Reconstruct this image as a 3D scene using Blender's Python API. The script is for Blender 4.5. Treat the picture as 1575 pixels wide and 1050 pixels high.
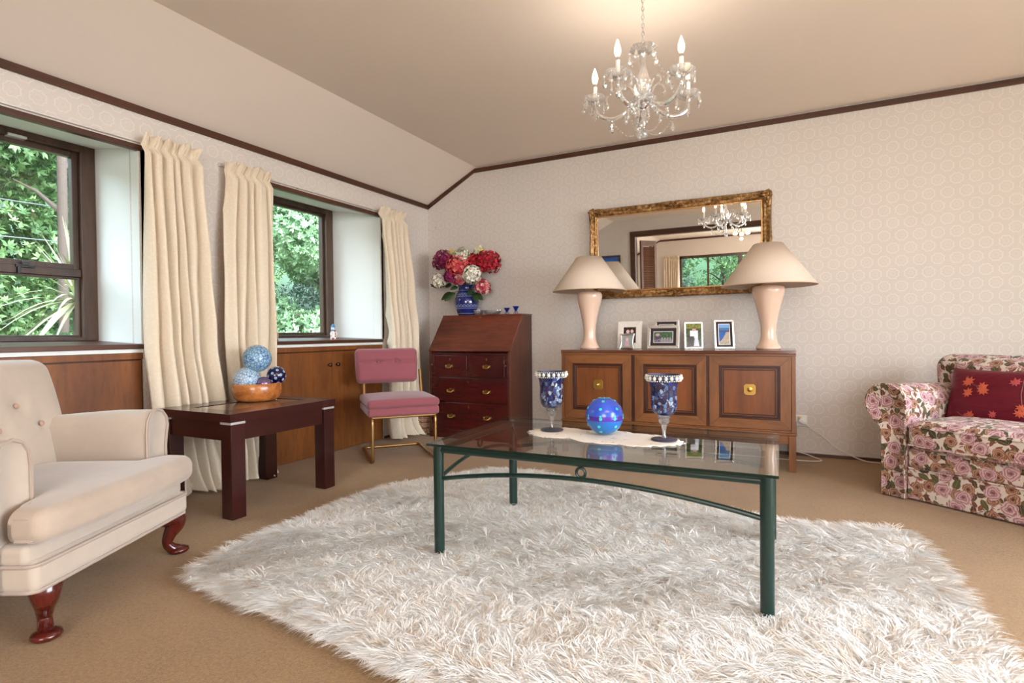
import bpy, bmesh, math, random
import numpy as np
from mathutils import Matrix, Vector, noise
from math import pi, sin, cos, radians

for o in list(bpy.data.objects):
    bpy.data.objects.remove(o)
SC = bpy.context.scene
COL = SC.collection
random.seed(7)

# ------------------------------------------------------------------ camera
def set_camera():
    f, pt, ro, ya = 851.15, 0.01452, -0.01097, 0.46776
    fw = Vector((-sin(ya)*cos(pt), cos(ya)*cos(pt), -sin(pt)))
    r0 = Vector((cos(ya), sin(ya), 0)); u0 = r0.cross(fw)
    R = cos(ro)*r0 + sin(ro)*u0; U = -sin(ro)*r0 + cos(ro)*u0
    cam = bpy.data.cameras.new('camera'); o = bpy.data.objects.new('camera', cam); COL.objects.link(o)
    cam.sensor_width = 36; cam.sensor_fit = 'HORIZONTAL'; cam.lens = f/1575*36
    cam.clip_start = 0.02; cam.clip_end = 200
    m = Matrix.Identity(4)
    for i in range(3):
        m[i][0] = R[i]; m[i][1] = U[i]; m[i][2] = -fw[i]
    m[0][3], m[1][3], m[2][3] = 3.16485, -4.47759, 0.9
    o.matrix_world = m
    SC.camera = o
set_camera()

# ------------------------------------------------------------------ world, lights, exposure
SC.view_settings.view_transform = 'Standard'
SC.view_settings.look = 'None'
SC.view_settings.gamma = 1
SC.view_settings.use_curve_mapping = False
SC.view_settings.exposure = 0.10

W = bpy.data.worlds.new('overcast_sky'); SC.world = W; W.use_nodes = True
nt = W.node_tree
bg = nt.nodes['Background']
tc = nt.nodes.new('ShaderNodeTexCoord'); sp = nt.nodes.new('ShaderNodeSeparateXYZ')
cr = nt.nodes.new('ShaderNodeValToRGB')
nt.links.new(tc.outputs['Generated'], sp.inputs[0]); nt.links.new(sp.outputs['Z'], cr.inputs[0])
cr.color_ramp.elements[0].color = (.80, .90, 1, 1); cr.color_ramp.elements[1].color = (.62, .80, 1, 1)
nt.links.new(cr.outputs[0], bg.inputs[0]); bg.inputs[1].default_value = 15.0

def sun(e, rot, col):
    l = bpy.data.lights.new('sun', 'SUN'); l.energy = e; l.angle = radians(12); l.color = col
    o = bpy.data.objects.new('sun', l); COL.objects.link(o); o.rotation_euler = rot
sun(5.0, (radians(48), 0, radians(62)), (1, .97, .9))

def area(name, loc, rot, sx, sy, e, col):
    l = bpy.data.lights.new(name, 'AREA'); l.shape = 'RECTANGLE'; l.size = sx; l.size_y = sy
    l.energy = e; l.color = col
    o = bpy.data.objects.new(name, l); COL.objects.link(o); o.location = loc; o.rotation_euler = rot
    return o
# added fill light in front of the unseen right-hand wall, standing in for daylight
area('added_fill_right', (6.1, -2.9, 1.25), (0, radians(90), 0), 2.0, 3.2, 58, (1, .985, .985))
# added frontal fill, out of view in the next room, shining through the opening
area('added_fill_next_room', (4.3, -8.7, 1.35), (radians(90), 0, radians(14)), 2.4, 1.7, 150, (.97, .98, 1))
# added fill light high behind the camera, aimed at the back wall
o = area('added_fill_rear', (4.15, -4.55, 2.34), (0, 0, 0), 1.5, .5, 24, (1, .97, .96)); o.rotation_euler = (Vector((1.9, 0, .9))-o.location).to_track_quat('-Z', 'Y').to_euler()
# sampling portals in the window openings (they emit nothing themselves)
for py, pw in ((-3.38, 1.35), (-1.37, 1.05)):
    o = area('window_portal', (-.53, py, 1.44), (0, radians(-90), 0), 1.15, pw, 1, (1, 1, 1)); o.data.cycles.is_portal = True

# ------------------------------------------------------------------ node helpers
class NT:
    def __init__(s, name):
        s.m = bpy.data.materials.new(name); s.m.use_nodes = True
        s.t = s.m.node_tree; s.b = s.t.nodes['Principled BSDF']; s.out = s.t.nodes['Material Output']
    def n(s, typ, **kw):
        x = s.t.nodes.new('ShaderNode'+typ)
        for k, v in kw.items(): setattr(x, k, v)
        return x
    def set(s, sock, v):
        if isinstance(v, bpy.types.NodeSocket): s.t.links.new(v, sock)
        elif isinstance(v, (tuple, list)) and len(v) == 3 and sock.type == 'RGBA': sock.default_value = (*v, 1)
        else: sock.default_value = v
    def math(s, op, a, b=None, c=None, clamp=False):
        x = s.n('Math', operation=op, use_clamp=clamp); s.set(x.inputs[0], a)
        if b is not None: s.set(x.inputs[1], b)
        if c is not None: s.set(x.inputs[2], c)
        return x.outputs[0]
    def vm(s, op, a, b=None, sc=None):
        x = s.n('VectorMath', operation=op); s.set(x.inputs[0], a)
        if b is not None: s.set(x.inputs[1], b)
        if sc is not None: s.set(x.inputs['Scale'], sc)
        return x.outputs['Value'] if op in ('LENGTH', 'DOT_PRODUCT', 'DISTANCE') else x.outputs[0]
    def sep(s, v):
        x = s.n('SeparateXYZ'); s.set(x.inputs[0], v); return x.outputs
    def comb(s, a, b, c=0.0):
        x = s.n('CombineXYZ'); s.set(x.inputs[0], a); s.set(x.inputs[1], b); s.set(x.inputs[2], c); return x.outputs[0]
    def mix(s, f, a, b, bt='MIX'):
        x = s.n('Mix', data_type='RGBA', blend_type=bt); s.set(x.inputs['Factor'], f); s.set(x.inputs[6], a); s.set(x.inputs[7], b)
        return x.outputs[2]
    def ramp(s, f, stops):
        x = s.n('ValToRGB'); s.set(x.inputs[0], f); e = x.color_ramp.elements
        while len(e) < len(stops): e.new(.5)
        for i, (p, c) in enumerate(stops):
            e[i].position = p; e[i].color = (*c, 1) if len(c) == 3 else c
        return x.outputs[0]
    def noise(s, vec, scale, detail=3, rough=.5, dim='3D'):
        x = s.n('TexNoise', noise_dimensions=dim); s.set(x.inputs['Vector'], vec); s.set(x.inputs['Scale'], scale)
        s.set(x.inputs['Detail'], detail); s.set(x.inputs['Roughness'], rough); return x.outputs[0]
    def vor(s, vec, scale, rnd=1.0, feature='F1', dim='3D'):
        x = s.n('TexVoronoi', voronoi_dimensions=dim, feature=feature); s.set(x.inputs['Vector'], vec); s.set(x.inputs['Scale'], scale)
        s.set(x.inputs['Randomness'], rnd); return x.outputs
    def obj(s): return s.n('TexCoord').outputs['Object']
    def uv(s): return s.n('TexCoord').outputs['UV']
    def mapr(s, v, sc=(1, 1, 1), rot=(0, 0, 0), loc=(0, 0, 0)):
        x = s.n('Mapping'); s.set(x.inputs[0], v); x.inputs['Scale'].default_value = sc; x.inputs['Rotation'].default_value = rot; x.inputs['Location'].default_value = loc
        return x.outputs[0]
    def step(s, v, a, b):
        x = s.n('MapRange', clamp=True); s.set(x.inputs[0], v); x.inputs[1].default_value = a; x.inputs[2].default_value = b
        return x.outputs[0]
    def col(s, c): s.set(s.b.inputs['Base Color'], c)
    def rough(s, r): s.set(s.b.inputs['Roughness'], r)
    def p(s, **kw):
        for k, v in kw.items(): s.set(s.b.inputs[k.replace('_', ' ')], v)
    def bump(s, h, strength=.3, dist=.01):
        x = s.n('Bump'); s.set(x.inputs['Height'], h); x.inputs['Strength'].default_value = strength; x.inputs['Distance'].default_value = dist
        s.t.links.new(x.outputs[0], s.b.inputs['Normal'])

def srgb(r, g, b):
    f = lambda c: (c/255/12.92) if c/255 <= .04045 else ((c/255+.055)/1.055)**2.4
    return (f(r), f(g), f(b))

def plain(name, c, rough=.5, metal=0.0, var=.06, vs=6, bump=0, bs=120, **kw):
    t = NT(name); v = t.obj(); n = t.noise(v, vs, 4)
    a = tuple(x*(1-var) for x in c); b = tuple(min(1, x*(1+var)) for x in c)
    t.col(t.mix(n, a, b)); t.rough(rough); t.p(Metallic=metal, **kw)
    if bump: t.bump(t.noise(v, bs, 2), bump, .002)
    return t.m

def wood(name, dark, light, axis=0, scale=9, rough=.35, spec=.5, stretch=9, coat=0.0):
    t = NT(name); sc = [scale]*3; sc[axis] = scale/stretch
    v = t.mapr(t.obj(), tuple(sc)); n1 = t.noise(v, 1.0, 6, .62)
    v2 = t.mapr(t.obj(), tuple(x*7 for x in sc)); n2 = t.noise(v2, 1.0, 4, .6)
    c2 = t.mix(t.math('MULTIPLY', t.step(n2, .50, .72), .45), t.ramp(n1, [(.28, dark), (.5, tuple((a*.45+b*.55) for a, b in zip(dark, light))), (.72, light)]), tuple(x*.6 for x in dark))
    t.col(c2); t.rough(rough); t.p(**{'Coat_Weight': coat, 'Coat_Roughness': .12, 'Specular_IOR_Level': spec})
    t.bump(n2, .08, .002)
    return t.m

def fabric(name, c, rough=.9, bump=.25, bs=350, var=.10, sheen=.3, vs=7):
    t = NT(name); v = t.obj(); n = t.noise(v, vs, 5, .6)
    t.col(t.mix(n, tuple(x*(1-var) for x in c), tuple(min(1, x*(1+var)) for x in c)))
    t.rough(rough); t.p(**{'Sheen_Weight': sheen, 'Specular_IOR_Level': .2})
    t.bump(t.noise(v, bs, 2), bump, .0015)
    return t.m

def wallpaper(name, axis):
    # embossed cream paper: scalloped rings on a hexagonal lattice, printed a little paler and glossier
    t = NT(name); s = t.sep(t.obj())
    u = s[axis]; w = s['Z']
    P = .098
    masks = []
    for du, dw in ((0, 0), (.5, .5)):
        a = t.math('SUBTRACT', t.math('FRACT', t.math('ADD', t.math('DIVIDE', u, P), du)), .5)
        b = t.math('MULTIPLY', t.math('SUBTRACT', t.math('FRACT', t.math('ADD', t.math('DIVIDE', w, P*1.732), dw)), .5), 1.732)
        r = t.math('SQRT', t.math('ADD', t.math('MULTIPLY', a, a), t.math('MULTIPLY', b, b)))
        th = t.math('ARCTAN2', b, a)
        rr = t.math('ADD', r, t.math('MULTIPLY', t.math('ABSOLUTE', t.math('SINE', t.math('MULTIPLY', th, 4.0))), -.06))
        for rad, wd in ((.30, .040), (.10, .03)):
            d = t.math('ABSOLUTE', t.math('SUBTRACT', rr, rad))
            masks.append(t.math('SUBTRACT', 1.0, t.step(d, wd*.4, wd), clamp=True))
    m = masks[0]
    for k, x in enumerate(masks[1:]): m = t.math('MAXIMUM', m, t.math('MULTIPLY', x, 1.0 if k == 1 else .45))
    fine = t.noise(t.mapr(t.obj(), (1, 1, 1)), 230, 2)
    weave = t.noise(t.obj(), 6, 3)
    base = t.mix(weave, srgb(201, 190, 182), srgb(208, 198, 190))
    base = t.mix(t.math('MULTIPLY', t.step(fine, .4, .6), .35), base, srgb(222, 212, 199))
    t.col(t.mix(t.math('MULTIPLY', m, .42), base, srgb(232, 225, 213)))
    t.rough(t.math('SUBTRACT', .62, t.math('MULTIPLY', m, .25)))
    t.bump(t.math('ADD', t.math('MULTIPLY', m, .6), t.math('MULTIPLY', fine, .4)), .22, .002)
    return t.m

def glass_thin(name, tint=(1, 1, 1), base=.04, edge=.6, rough=0.0):
    t = NT(name); t.t.nodes.remove(t.b)
    tr = t.n('BsdfTransparent'); tr.inputs[0].default_value = (*tint, 1)
    gl = t.n('BsdfGlossy'); gl.inputs['Roughness'].default_value = rough
    fr = t.n('Fresnel'); bf = t.n('NewGeometry').outputs['Backfacing']; t.set(fr.inputs[0], t.math('SUBTRACT', 1.5, t.math('MULTIPLY', bf, 1.5-1/1.5)))
    f = t.math('ADD', t.math('MULTIPLY', fr.outputs[0], edge), base, clamp=True)
    mx = t.n('MixShader'); t.set(mx.inputs[0], f); t.t.links.new(tr.outputs[0], mx.inputs[1]); t.t.links.new(gl.outputs[0], mx.inputs[2])
    t.t.links.new(mx.outputs[0], t.out.inputs[0])
    return t.m

def crystal(name, tint=(1, 1, 1), ior=1.5):
    t = NT(name); t.t.nodes.remove(t.b)
    tr = t.n('BsdfTransparent'); tr.inputs[0].default_value = (*[x*.97 for x in tint], 1)
    g = t.n('BsdfGlass'); g.inputs['IOR'].default_value = ior; g.inputs['Roughness'].default_value = .02; g.inputs[0].default_value = (*tint, 1)
    gl = t.n('BsdfGlossy'); gl.inputs['Roughness'].default_value = .06
    df = t.n('BsdfTranslucent'); df.inputs[0].default_value = (*[x*.95 for x in tint], 1)
    a = t.n('MixShader'); a.inputs[0].default_value = .5; t.t.links.new(tr.outputs[0], a.inputs[1]); t.t.links.new(g.outputs[0], a.inputs[2])
    b = t.n('MixShader'); fr = t.n('Fresnel'); fr.inputs[0].default_value = 1.7
    t.set(b.inputs[0], t.math('ADD', fr.outputs[0], .06, clamp=True)); t.t.links.new(a.outputs[0], b.inputs[1]); t.t.links.new(gl.outputs[0], b.inputs[2])
    c = t.n('MixShader'); c.inputs[0].default_value = .15; t.t.links.new(b.outputs[0], c.inputs[1]); t.t.links.new(df.outputs[0], c.inputs[2])
    t.t.links.new(c.outputs[0], t.out.inputs[0])
    return t.m

def emit(name, c, s):
    t = NT(name); t.col(c); t.p(**{'Emission_Color': (*c, 1), 'Emission_Strength': s}); return t.m

def floral(name):
    t = NT(name); uv = t.uv()
    nz = t.n('TexNoise'); t.set(nz.inputs['Vector'], uv); nz.inputs['Scale'].default_value = 26; nz.inputs['Detail'].default_value = 2
    warp = t.vm('SCALE', t.vm('SUBTRACT', nz.outputs['Color'], (.5, .5, .5)), sc=.018)
    base = t.vm('ADD', uv, warp)
    c = t.mix(t.noise(uv, 40, 3), srgb(222, 211, 202), srgb(206, 190, 180))
    def layer(scale, off, rnd=.85):
        v = t.vm('ADD', base, off)
        o = t.vor(v, scale, rnd, dim='2D')
        loc = t.vm('SUBTRACT', t.vm('SCALE', v, sc=scale), t.vm('SCALE', o['Position'], sc=scale))
        s = t.sep(loc); cc = t.n('SeparateColor'); t.set(cc.inputs[0], o['Color'])
        return s, cc.outputs
    def leaf(c, scale, off, lw, ll, cols, keep):
        s, cc = layer(scale, off)
        th = t.math('MULTIPLY', cc[0], 6.283)
        ct, st = t.math('COSINE', th), t.math('SINE', th)
        x = t.math('ADD', t.math('MULTIPLY', s[0], ct), t.math('MULTIPLY', s[1], st))
        y = t.math('SUBTRACT', t.math('MULTIPLY', s[1], ct), t.math('MULTIPLY', s[0], st))
        xx = t.math('DIVIDE', x, ll); yy = t.math('DIVIDE', y, lw)
        d = t.math('ADD', t.math('MULTIPLY', xx, xx), t.math('ABSOLUTE', yy))
        m = t.math('SUBTRACT', 1.0, t.step(d, .85, 1.0))
        m = t.math('MULTIPLY', m, t.math('LESS_THAN', cc[1], keep))
        vein = t.step(t.math('ABSOLUTE', yy), .0, .16)
        lc = t.ramp(cc[2], [(0, cols[0]), (.5, cols[1]), (1, cols[2])])
        lc = t.mix(t.math('MULTIPLY', t.math('SUBTRACT', 1.0, vein), .5), lc, tuple(min(1, k*2.4+.08) for k in cols[0]))
        return t.mix(m, c, lc)
    def rose(c, scale, off, R, cols, keep):
        s, cc = layer(scale, off, .8)
        r = t.math('SQRT', t.math('ADD', t.math('MULTIPLY', s[0], s[0]), t.math('MULTIPLY', s[1], s[1])))
        th = t.math('ADD', t.math('ARCTAN2', s[1], s[0]), t.math('MULTIPLY', cc[2], 6.28))
        wob = t.math('MULTIPLY', t.math('SUBTRACT', t.noise(uv, 60, 3), .5), 1.3)
        Rv = t.math('ADD', R, t.math('MULTIPLY', t.math('ABSOLUTE', t.math('SINE', t.math('MULTIPLY', th, 2.5))), R*.24))
        m = t.math('SUBTRACT', 1.0, t.step(t.math('DIVIDE', r, Rv), .93, 1.0))
        m = t.math('MULTIPLY', m, t.math('LESS_THAN', cc[1], keep))
        sp = t.math('FRACT', t.math('ADD', t.math('DIVIDE', t.math('MULTIPLY', r, 2.6), R), t.math('ADD', t.math('DIVIDE', th, 6.283), t.math('ADD', wob, t.math('MULTIPLY', t.math('SINE', t.math('MULTIPLY', th, 3.0)), .3)))))
        pc = t.ramp(sp, [(0, cols[0]), (.22, cols[1]), (.65, cols[2]), (1, cols[3])])
        pc = t.mix(t.math('SUBTRACT', 1.0, t.step(t.math('DIVIDE', r, R), .12, .5)), pc, cols[0])
        return t.mix(m, c, pc)
    c = leaf(c, 34, (.3, .7, 0), .13, .42, [srgb(120, 105, 80), srgb(150, 100, 90), srgb(140, 140, 120)], .9)
    c = leaf(c, 22, (1.3, .2, 0), .2, .46, [srgb(125, 62, 55), srgb(105, 70, 50), srgb(150, 90, 70)], .7)
    c = leaf(c, 15, (.1, 2.1, 0), .24, .46, [srgb(74, 72, 44), srgb(96, 92, 62), srgb(60, 52, 38)], .8)
    c = leaf(c, 17, (4.1, 3.1, 0), .22, .44, [srgb(84, 82, 54), srgb(100, 60, 52), srgb(70, 70, 46)], .65)
    br = [srgb(92, 46, 40), srgb(146, 100, 78), srgb(190, 156, 130), srgb(136, 90, 74)]
    pk = [srgb(128, 74, 84), srgb(180, 134, 140), srgb(214, 186, 186), srgb(176, 130, 136)]
    c = rose(c, 12, (2.2, 5.1, 0), .30, br, .85)
    c = rose(c, 9.6, (7.7, 1.4, 0), .30, pk, .88)
    t.col(c); t.rough(.85); t.p(**{'Sheen_Weight': .15, 'Specular_IOR_Level': .2})
    t.bump(t.noise(uv, 500, 2), .2, .001)
    return t.m

# ------------------------------------------------------------------ mesh helpers
class MB:
    def __init__(s, M=None): s.v = []; s.f = []; s.M = M or Matrix.Identity(4); s.mi = []; s.cur = 0
    def add(s, vs, fs):
        k = len(s.v); M = s.M
        s.v += [tuple(M @ Vector(p)) for p in vs]
        s.f += [tuple(i+k for i in f) for f in fs]; s.mi += [s.cur]*len(fs)
        return s
    def box(s, x0, y0, z0, x1, y1, z1):
        vs = [(x, y, z) for z in (z0, z1) for y in (y0, y1) for x in (x0, x1)]
        return s.add(vs, [(0, 2, 3, 1), (4, 5, 7, 6), (0, 1, 5, 4), (2, 6, 7, 3), (0, 4, 6, 2), (1, 3, 7, 5)])
    def quadbox(s, q0, q1):   # two quads (4 pts each), corresponding corners
        return s.add(list(q0)+list(q1), [(3, 2, 1, 0), (4, 5, 6, 7), (0, 1, 5, 4), (1, 2, 6, 5), (2, 3, 7, 6), (3, 0, 4, 7)])
    def lathe(s, prof, n=28, c=(0, 0, 0), caps=True, mod=None):
        vs = []; fs = []
        for j, (r, z) in enumerate(prof):
            for i in range(n):
                a = 2*pi*i/n; rr = r*(mod(a, j) if mod else 1)
                vs.append((c[0]+rr*cos(a), c[1]+rr*sin(a), c[2]+z))
        for j in range(len(prof)-1):
            for i in range(n):
                k = (i+1) % n; fs.append((j*n+i, j*n+k, (j+1)*n+k, (j+1)*n+i))
        if caps:
            if prof[0][0] > 1e-5: fs.append(tuple(range(n-1, -1, -1)))
            if prof[-1][0] > 1e-5: fs.append(tuple((len(prof)-1)*n+i for i in range(n)))
        return s.add(vs, fs)
    def tube(s, pts, r, n=10, closed=False, sq=None):
        pts = [Vector(p) for p in pts]; N = len(pts); vs = []; fs = []
        rs = r if isinstance(r, (list, tuple)) else [r]*N
        up = None
        for i, p in enumerate(pts):
            if closed: d = pts[(i+1) % N]-pts[i-1]
            else: d = pts[min(i+1, N-1)]-pts[max(i-1, 0)]
            d.normalize()
            if up is None:
                up = Vector((0, 0, 1)) if abs(d.z) < .9 else Vector((1, 0, 0))
            side = d.cross(up).normalized(); up = side.cross(d).normalized()
            for k in range(n):
                a = 2*pi*k/n+(pi/4 if n == 4 else 0); q = p+(side*cos(a)+up*sin(a)*(sq or 1))*rs[i]; vs.append(tuple(q))
        M = N if closed else N-1
        for i in range(M):
            j = (i+1) % N
            for k in range(n):
                l = (k+1) % n; fs.append((i*n+k, i*n+l, j*n+l, j*n+k))
        if not closed: fs += [tuple(range(n-1, -1, -1)), tuple((N-1)*n+k for k in range(n))]
        return s.add(vs, fs)
    def sphere(s, c, r, n=16, m=10, sc=(1, 1, 1)):
        vs = [(c[0], c[1], c[2]-r*sc[2])]; fs = []
        for j in range(1, m):
            t = pi*j/m
            for i in range(n):
                a = 2*pi*i/n; vs.append((c[0]+r*sin(t)*cos(a)*sc[0], c[1]+r*sin(t)*sin(a)*sc[1], c[2]-r*cos(t)*sc[2]))
        vs.append((c[0], c[1], c[2]+r*sc[2])); L = len(vs)-1
        for i in range(n): fs.append((0, 1+(i+1) % n, 1+i))
        for j in range(m-2):
            for i in range(n):
                k = (i+1) % n; fs.append((1+j*n+i, 1+j*n+k, 1+(j+1)*n+k, 1+(j+1)*n+i))
        for i in range(n): fs.append((L, 1+(m-2)*n+i, 1+(m-2)*n+(i+1) % n))
        return s.add(vs, fs)
    def prism(s, poly, h0, h1, ax='z'):
        n = len(poly)
        def P(a, b, h): return (a, b, h) if ax == 'z' else ((a, h, b) if ax == 'y' else (h, a, b))
        vs = [P(a, b, h0) for a, b in poly]+[P(a, b, h1) for a, b in poly]
        fs = [tuple(range(n-1, -1, -1)), tuple(range(n, 2*n))]+[(i, (i+1) % n, n+(i+1) % n, n+i) for i in range(n)]
        return s.add(vs, fs)
    def rbox(s, c, h, r, n=4, m=6, fn=None):
        # rounded box; h = half sizes; fn deforms (x, y, z) given in -1..1 of the half sizes
        vs = []; fs = []; idx = {}
        def line(hh):
            rr = min(r, hh*.999); L = [-(hh-rr)-rr*math.tan(pi/4*(1-i/n)) for i in range(n)]
            I = [-(hh-rr)+2*(hh-rr)*i/m for i in range(m+1)]
            return L+I+[-x for x in reversed(L)]
        ls = [line(x) for x in h]
        def put(p):
            q = [max(-(h[i]-min(r, h[i]*.999)), min(h[i]-min(r, h[i]*.999), p[i])) for i in range(3)]
            d = Vector([p[i]-q[i] for i in range(3)]); 
            rr = Vector([min(r, h[i]*.999) for i in range(3)])
            if d.length > 1e-9: d = d.normalized()
            w = [q[i]+d[i]*rr[i] for i in range(3)]
            if fn: w = list(fn(w[0]/h[0], w[1]/h[1], w[2]/h[2], w))
            k = tuple(round(x, 6) for x in w)
            if k not in idx: idx[k] = len(vs); vs.append((w[0]+c[0], w[1]+c[1], w[2]+c[2]))
            return idx[k]
        for ax in range(3):
            a, b = (ax+1) % 3, (ax+2) % 3
            for sg in (-1, 1):
                A, B = ls[a], ls[b]
                g = []
                for x in A:
                    row = []
                    for y in B:
                        p = [0, 0, 0]; p[ax] = sg*h[ax]; p[a] = x; p[b] = y; row.append(put(p))
                    g.append(row)
                for i in range(len(A)-1):
                    for j in range(len(B)-1):
                        q = (g[i][j], g[i+1][j], g[i+1][j+1], g[i][j+1])
                        if len(set(q)) < 4:
                            q = tuple(dict.fromkeys(q))
                            if len(q) < 3: continue
                        fs.append(q if sg > 0 else q[::-1])
        return s.add(vs, fs)
    def grid(s, nu, nv, fn, closed_u=False):
        vs = [tuple(fn(i/(nu-(0 if closed_u else 1)), j/(nv-1))) for j in range(nv) for i in range(nu)]
        fs = []
        for j in range(nv-1):
            for i in range(nu if closed_u else nu-1):
                k = (i+1) % nu; fs.append((j*nu+i, j*nu+k, (j+1)*nu+k, (j+1)*nu+i))
        return s.add(vs, fs)
    def build(s, name, mat, parent=None, smooth=35, bevel=0.0, seg=2, uvbox=False, solid=0.0, sub=0, **props):
        me = bpy.data.meshes.new(name); me.from_pydata(s.v, [], s.f)
        mats = mat if isinstance(mat, list) else [mat]
        for m in mats: me.materials.append(m)
        if len(mats) > 1: me.polygons.foreach_set('material_index', s.mi)
        if uvbox:
            ul = me.uv_layers.new(name='box'); 
            for p in me.polygons:
                n = p.normal; ax = max(range(3), key=lambda i: abs(n[i])*(1.25 if i == 2 else 1))
                for li in p.loop_indices:
                    q = me.vertices[me.loops[li].vertex_index].co
                    ul.data[li].uv = [(q.y, q.z), (q.x, q.z), (q.x, q.y)][ax]
        if smooth:
            me.polygons.foreach_set('use_smooth', [True]*len(me.polygons))
            me.set_sharp_from_angle(angle=radians(smooth))
        me.update()
        o = bpy.data.objects.new(name, me); COL.objects.link(o)
        if parent: o.parent = parent
        if solid:
            k = o.modifiers.new('thickness', 'SOLIDIFY'); k.thickness = solid; k.offset = 0
        if bevel:
            k = o.modifiers.new('bevel', 'BEVEL'); k.width = bevel; k.segments = seg; k.limit_method = 'ANGLE'; k.angle_limit = radians(40)
            k.harden_normals = True
        if sub:
            k = o.modifiers.new('sub', 'SUBSURF'); k.levels = k.render_levels = sub
        for k, v in props.items(): o[k] = v
        return o

def tag(o, label, cat, group=None, kind=None):
    o['label'] = label; o['category'] = cat
    if group: o['group'] = group
    if kind: o['kind'] = kind
    return o
def thing(name, label, cat, loc=(0, 0, 0), rz=0.0, group=None):
    o = bpy.data.objects.new(name, None); COL.objects.link(o); o.location = loc; o.rotation_euler = (0, 0, rz)
    o.empty_display_size = .1
    return tag(o, label, cat, group)
def struct(o): o['kind'] = 'structure'; return o
def dup(o, parent=None, loc=None, rot=None, scale=None):
    c = o.copy(); COL.objects.link(c)
    if parent: c.parent = parent
    if loc is not None: c.location = loc
    if rot is not None: c.rotation_euler = rot
    if scale is not None: c.scale = scale
    return c
def arc(c, r, a0, a1, n, plane='xz'):
    out = []
    for i in range(n+1):
        a = radians(a0+(a1-a0)*i/n); x, y = r*cos(a), r*sin(a)
        out.append((c[0]+x, c[1], c[2]+y) if plane == 'xz' else ((c[0], c[1]+x, c[2]+y) if plane == 'yz' else (c[0]+x, c[1]+y, c[2])))
    return out
def bez(a, b, c, d, n):
    a, b, c, d = map(Vector, (a, b, c, d)); out = []
    for i in range(n+1):
        t = i/n; out.append(a*(1-t)**3+b*3*t*(1-t)**2+c*3*t*t*(1-t)+d*t**3)
    return out
def catmull(P, n=6):
    P = [Vector(p) for p in P]; out = []
    for i in range(len(P)-1):
        p0, p1, p2, p3 = P[max(i-1, 0)], P[i], P[i+1], P[min(i+2, len(P)-1)]
        for k in range(n):
            t = k/n
            out.append(.5*((2*p1)+(p2-p0)*t+(2*p0-5*p1+4*p2-p3)*t*t+(3*p1-p0-3*p2+p3)*t**3))
    out.append(P[-1]); return out
def print_plane(name, w, h, fn, parent, mat, nx=40, M=None):
    # a flat print: colours painted on a fine grid of its own, in the x-z plane facing -y
    ny = max(2, int(nx*h/w)); me = bpy.data.meshes.new(name); M = M or Matrix.Identity(4)
    vs = [tuple(M @ Vector((-w/2+w*i/nx, 0, h*j/ny))) for j in range(ny+1) for i in range(nx+1)]
    fs = [(j*(nx+1)+i, j*(nx+1)+i+1, (j+1)*(nx+1)+i+1, (j+1)*(nx+1)+i) for j in range(ny) for i in range(nx)]
    me.from_pydata(vs, [], fs); me.materials.append(mat)
    ca = me.color_attributes.new('Print', 'FLOAT_COLOR', 'POINT')
    k = 0
    for j in range(ny+1):
        for i in range(nx+1):
            ca.data[k].color = (*srgb(*[max(0, min(255, c)) for c in fn(i/nx, j/ny)]), 1); k += 1
    o = bpy.data.objects.new(name, me); COL.objects.link(o); o.parent = parent
    return o
def print_mat():
    t = NT('photo_print'); a = t.n('VertexColor', layer_name='Print'); t.col(a.outputs[0]); t.rough(.15); return t.m

# ------------------------------------------------------------------ materials
M = {}
M['paper_y'] = wallpaper('wallpaper_side', 'Y')
M['paper_x'] = wallpaper('wallpaper_back', 'X')
M['ceil'] = plain('ceiling_paint', srgb(233, 219, 206), .85, var=.03, vs=1.5, bump=.05)
M['reveal'] = plain('reveal_paint', srgb(226, 227, 222), .6, var=.03, bump=.2, bs=160)
M['trim'] = wood('trim_stain', srgb(44, 22, 12), srgb(92, 52, 30), 1, 10, .4)
M['trimx'] = wood('trim_stain_back', srgb(44, 22, 12), srgb(92, 52, 30), 0, 10, .4)
M['frame'] = wood('window_timber', srgb(44, 28, 20), srgb(90, 64, 48), 2, 8, .38)
M['panel'] = wood('cupboard_veneer', srgb(88, 44, 10), srgb(140, 82, 30), 2, 6, .5, stretch=5)
M['mahog'] = wood('mahogany', srgb(66, 22, 14), srgb(122, 56, 34), 0, 7, .25, stretch=7, coat=.3)
M['mahogz'] = wood('mahogany_side', srgb(64, 26, 15), srgb(100, 48, 28), 2, 14, .35, stretch=14)
M['mahogdark'] = wood('mahogany_dark', srgb(44, 9, 10), srgb(76, 20, 17), 0, 7, .22, stretch=7, coat=.3)
M['oak'] = wood('sideboard_oak', srgb(90, 48, 20), srgb(148, 94, 50), 0, 6, .35, stretch=6, coat=.15)
M['oakz'] = wood('sideboard_oak_upright', srgb(90, 48, 20), srgb(148, 94, 50), 2, 6, .35, stretch=6, coat=.15)
M['oakpanel'] = wood('sideboard_panel', srgb(96, 48, 18), srgb(138, 78, 34), 2, 7, .32, stretch=9, coat=.15)
M['oaktop'] = wood('sideboard_top', srgb(70, 34, 24), srgb(110, 62, 44), 0, 6, .15, stretch=8, coat=.5)
M['oakdark'] = wood('sideboard_moulding', srgb(44, 18, 10), srgb(78, 34, 18), 0, 8, .35)
M['wenge'] = wood('side_table_stain', srgb(40, 11, 11), srgb(64, 26, 22), 1, 8, .22, stretch=8, coat=.4)
M['brass'] = plain('brass', srgb(196, 156, 84), .28, 1.0, .1)
M['brassold'] = plain('aged_brass', srgb(150, 116, 72), .32, 1.0, .2, 30)
M['chrome'] = plain('chrome', (.82, .82, .84), .12, 1.0, .02)
M['silver'] = plain('silver_metal', (.80, .80, .80), .28, 1.0, .05)
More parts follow.
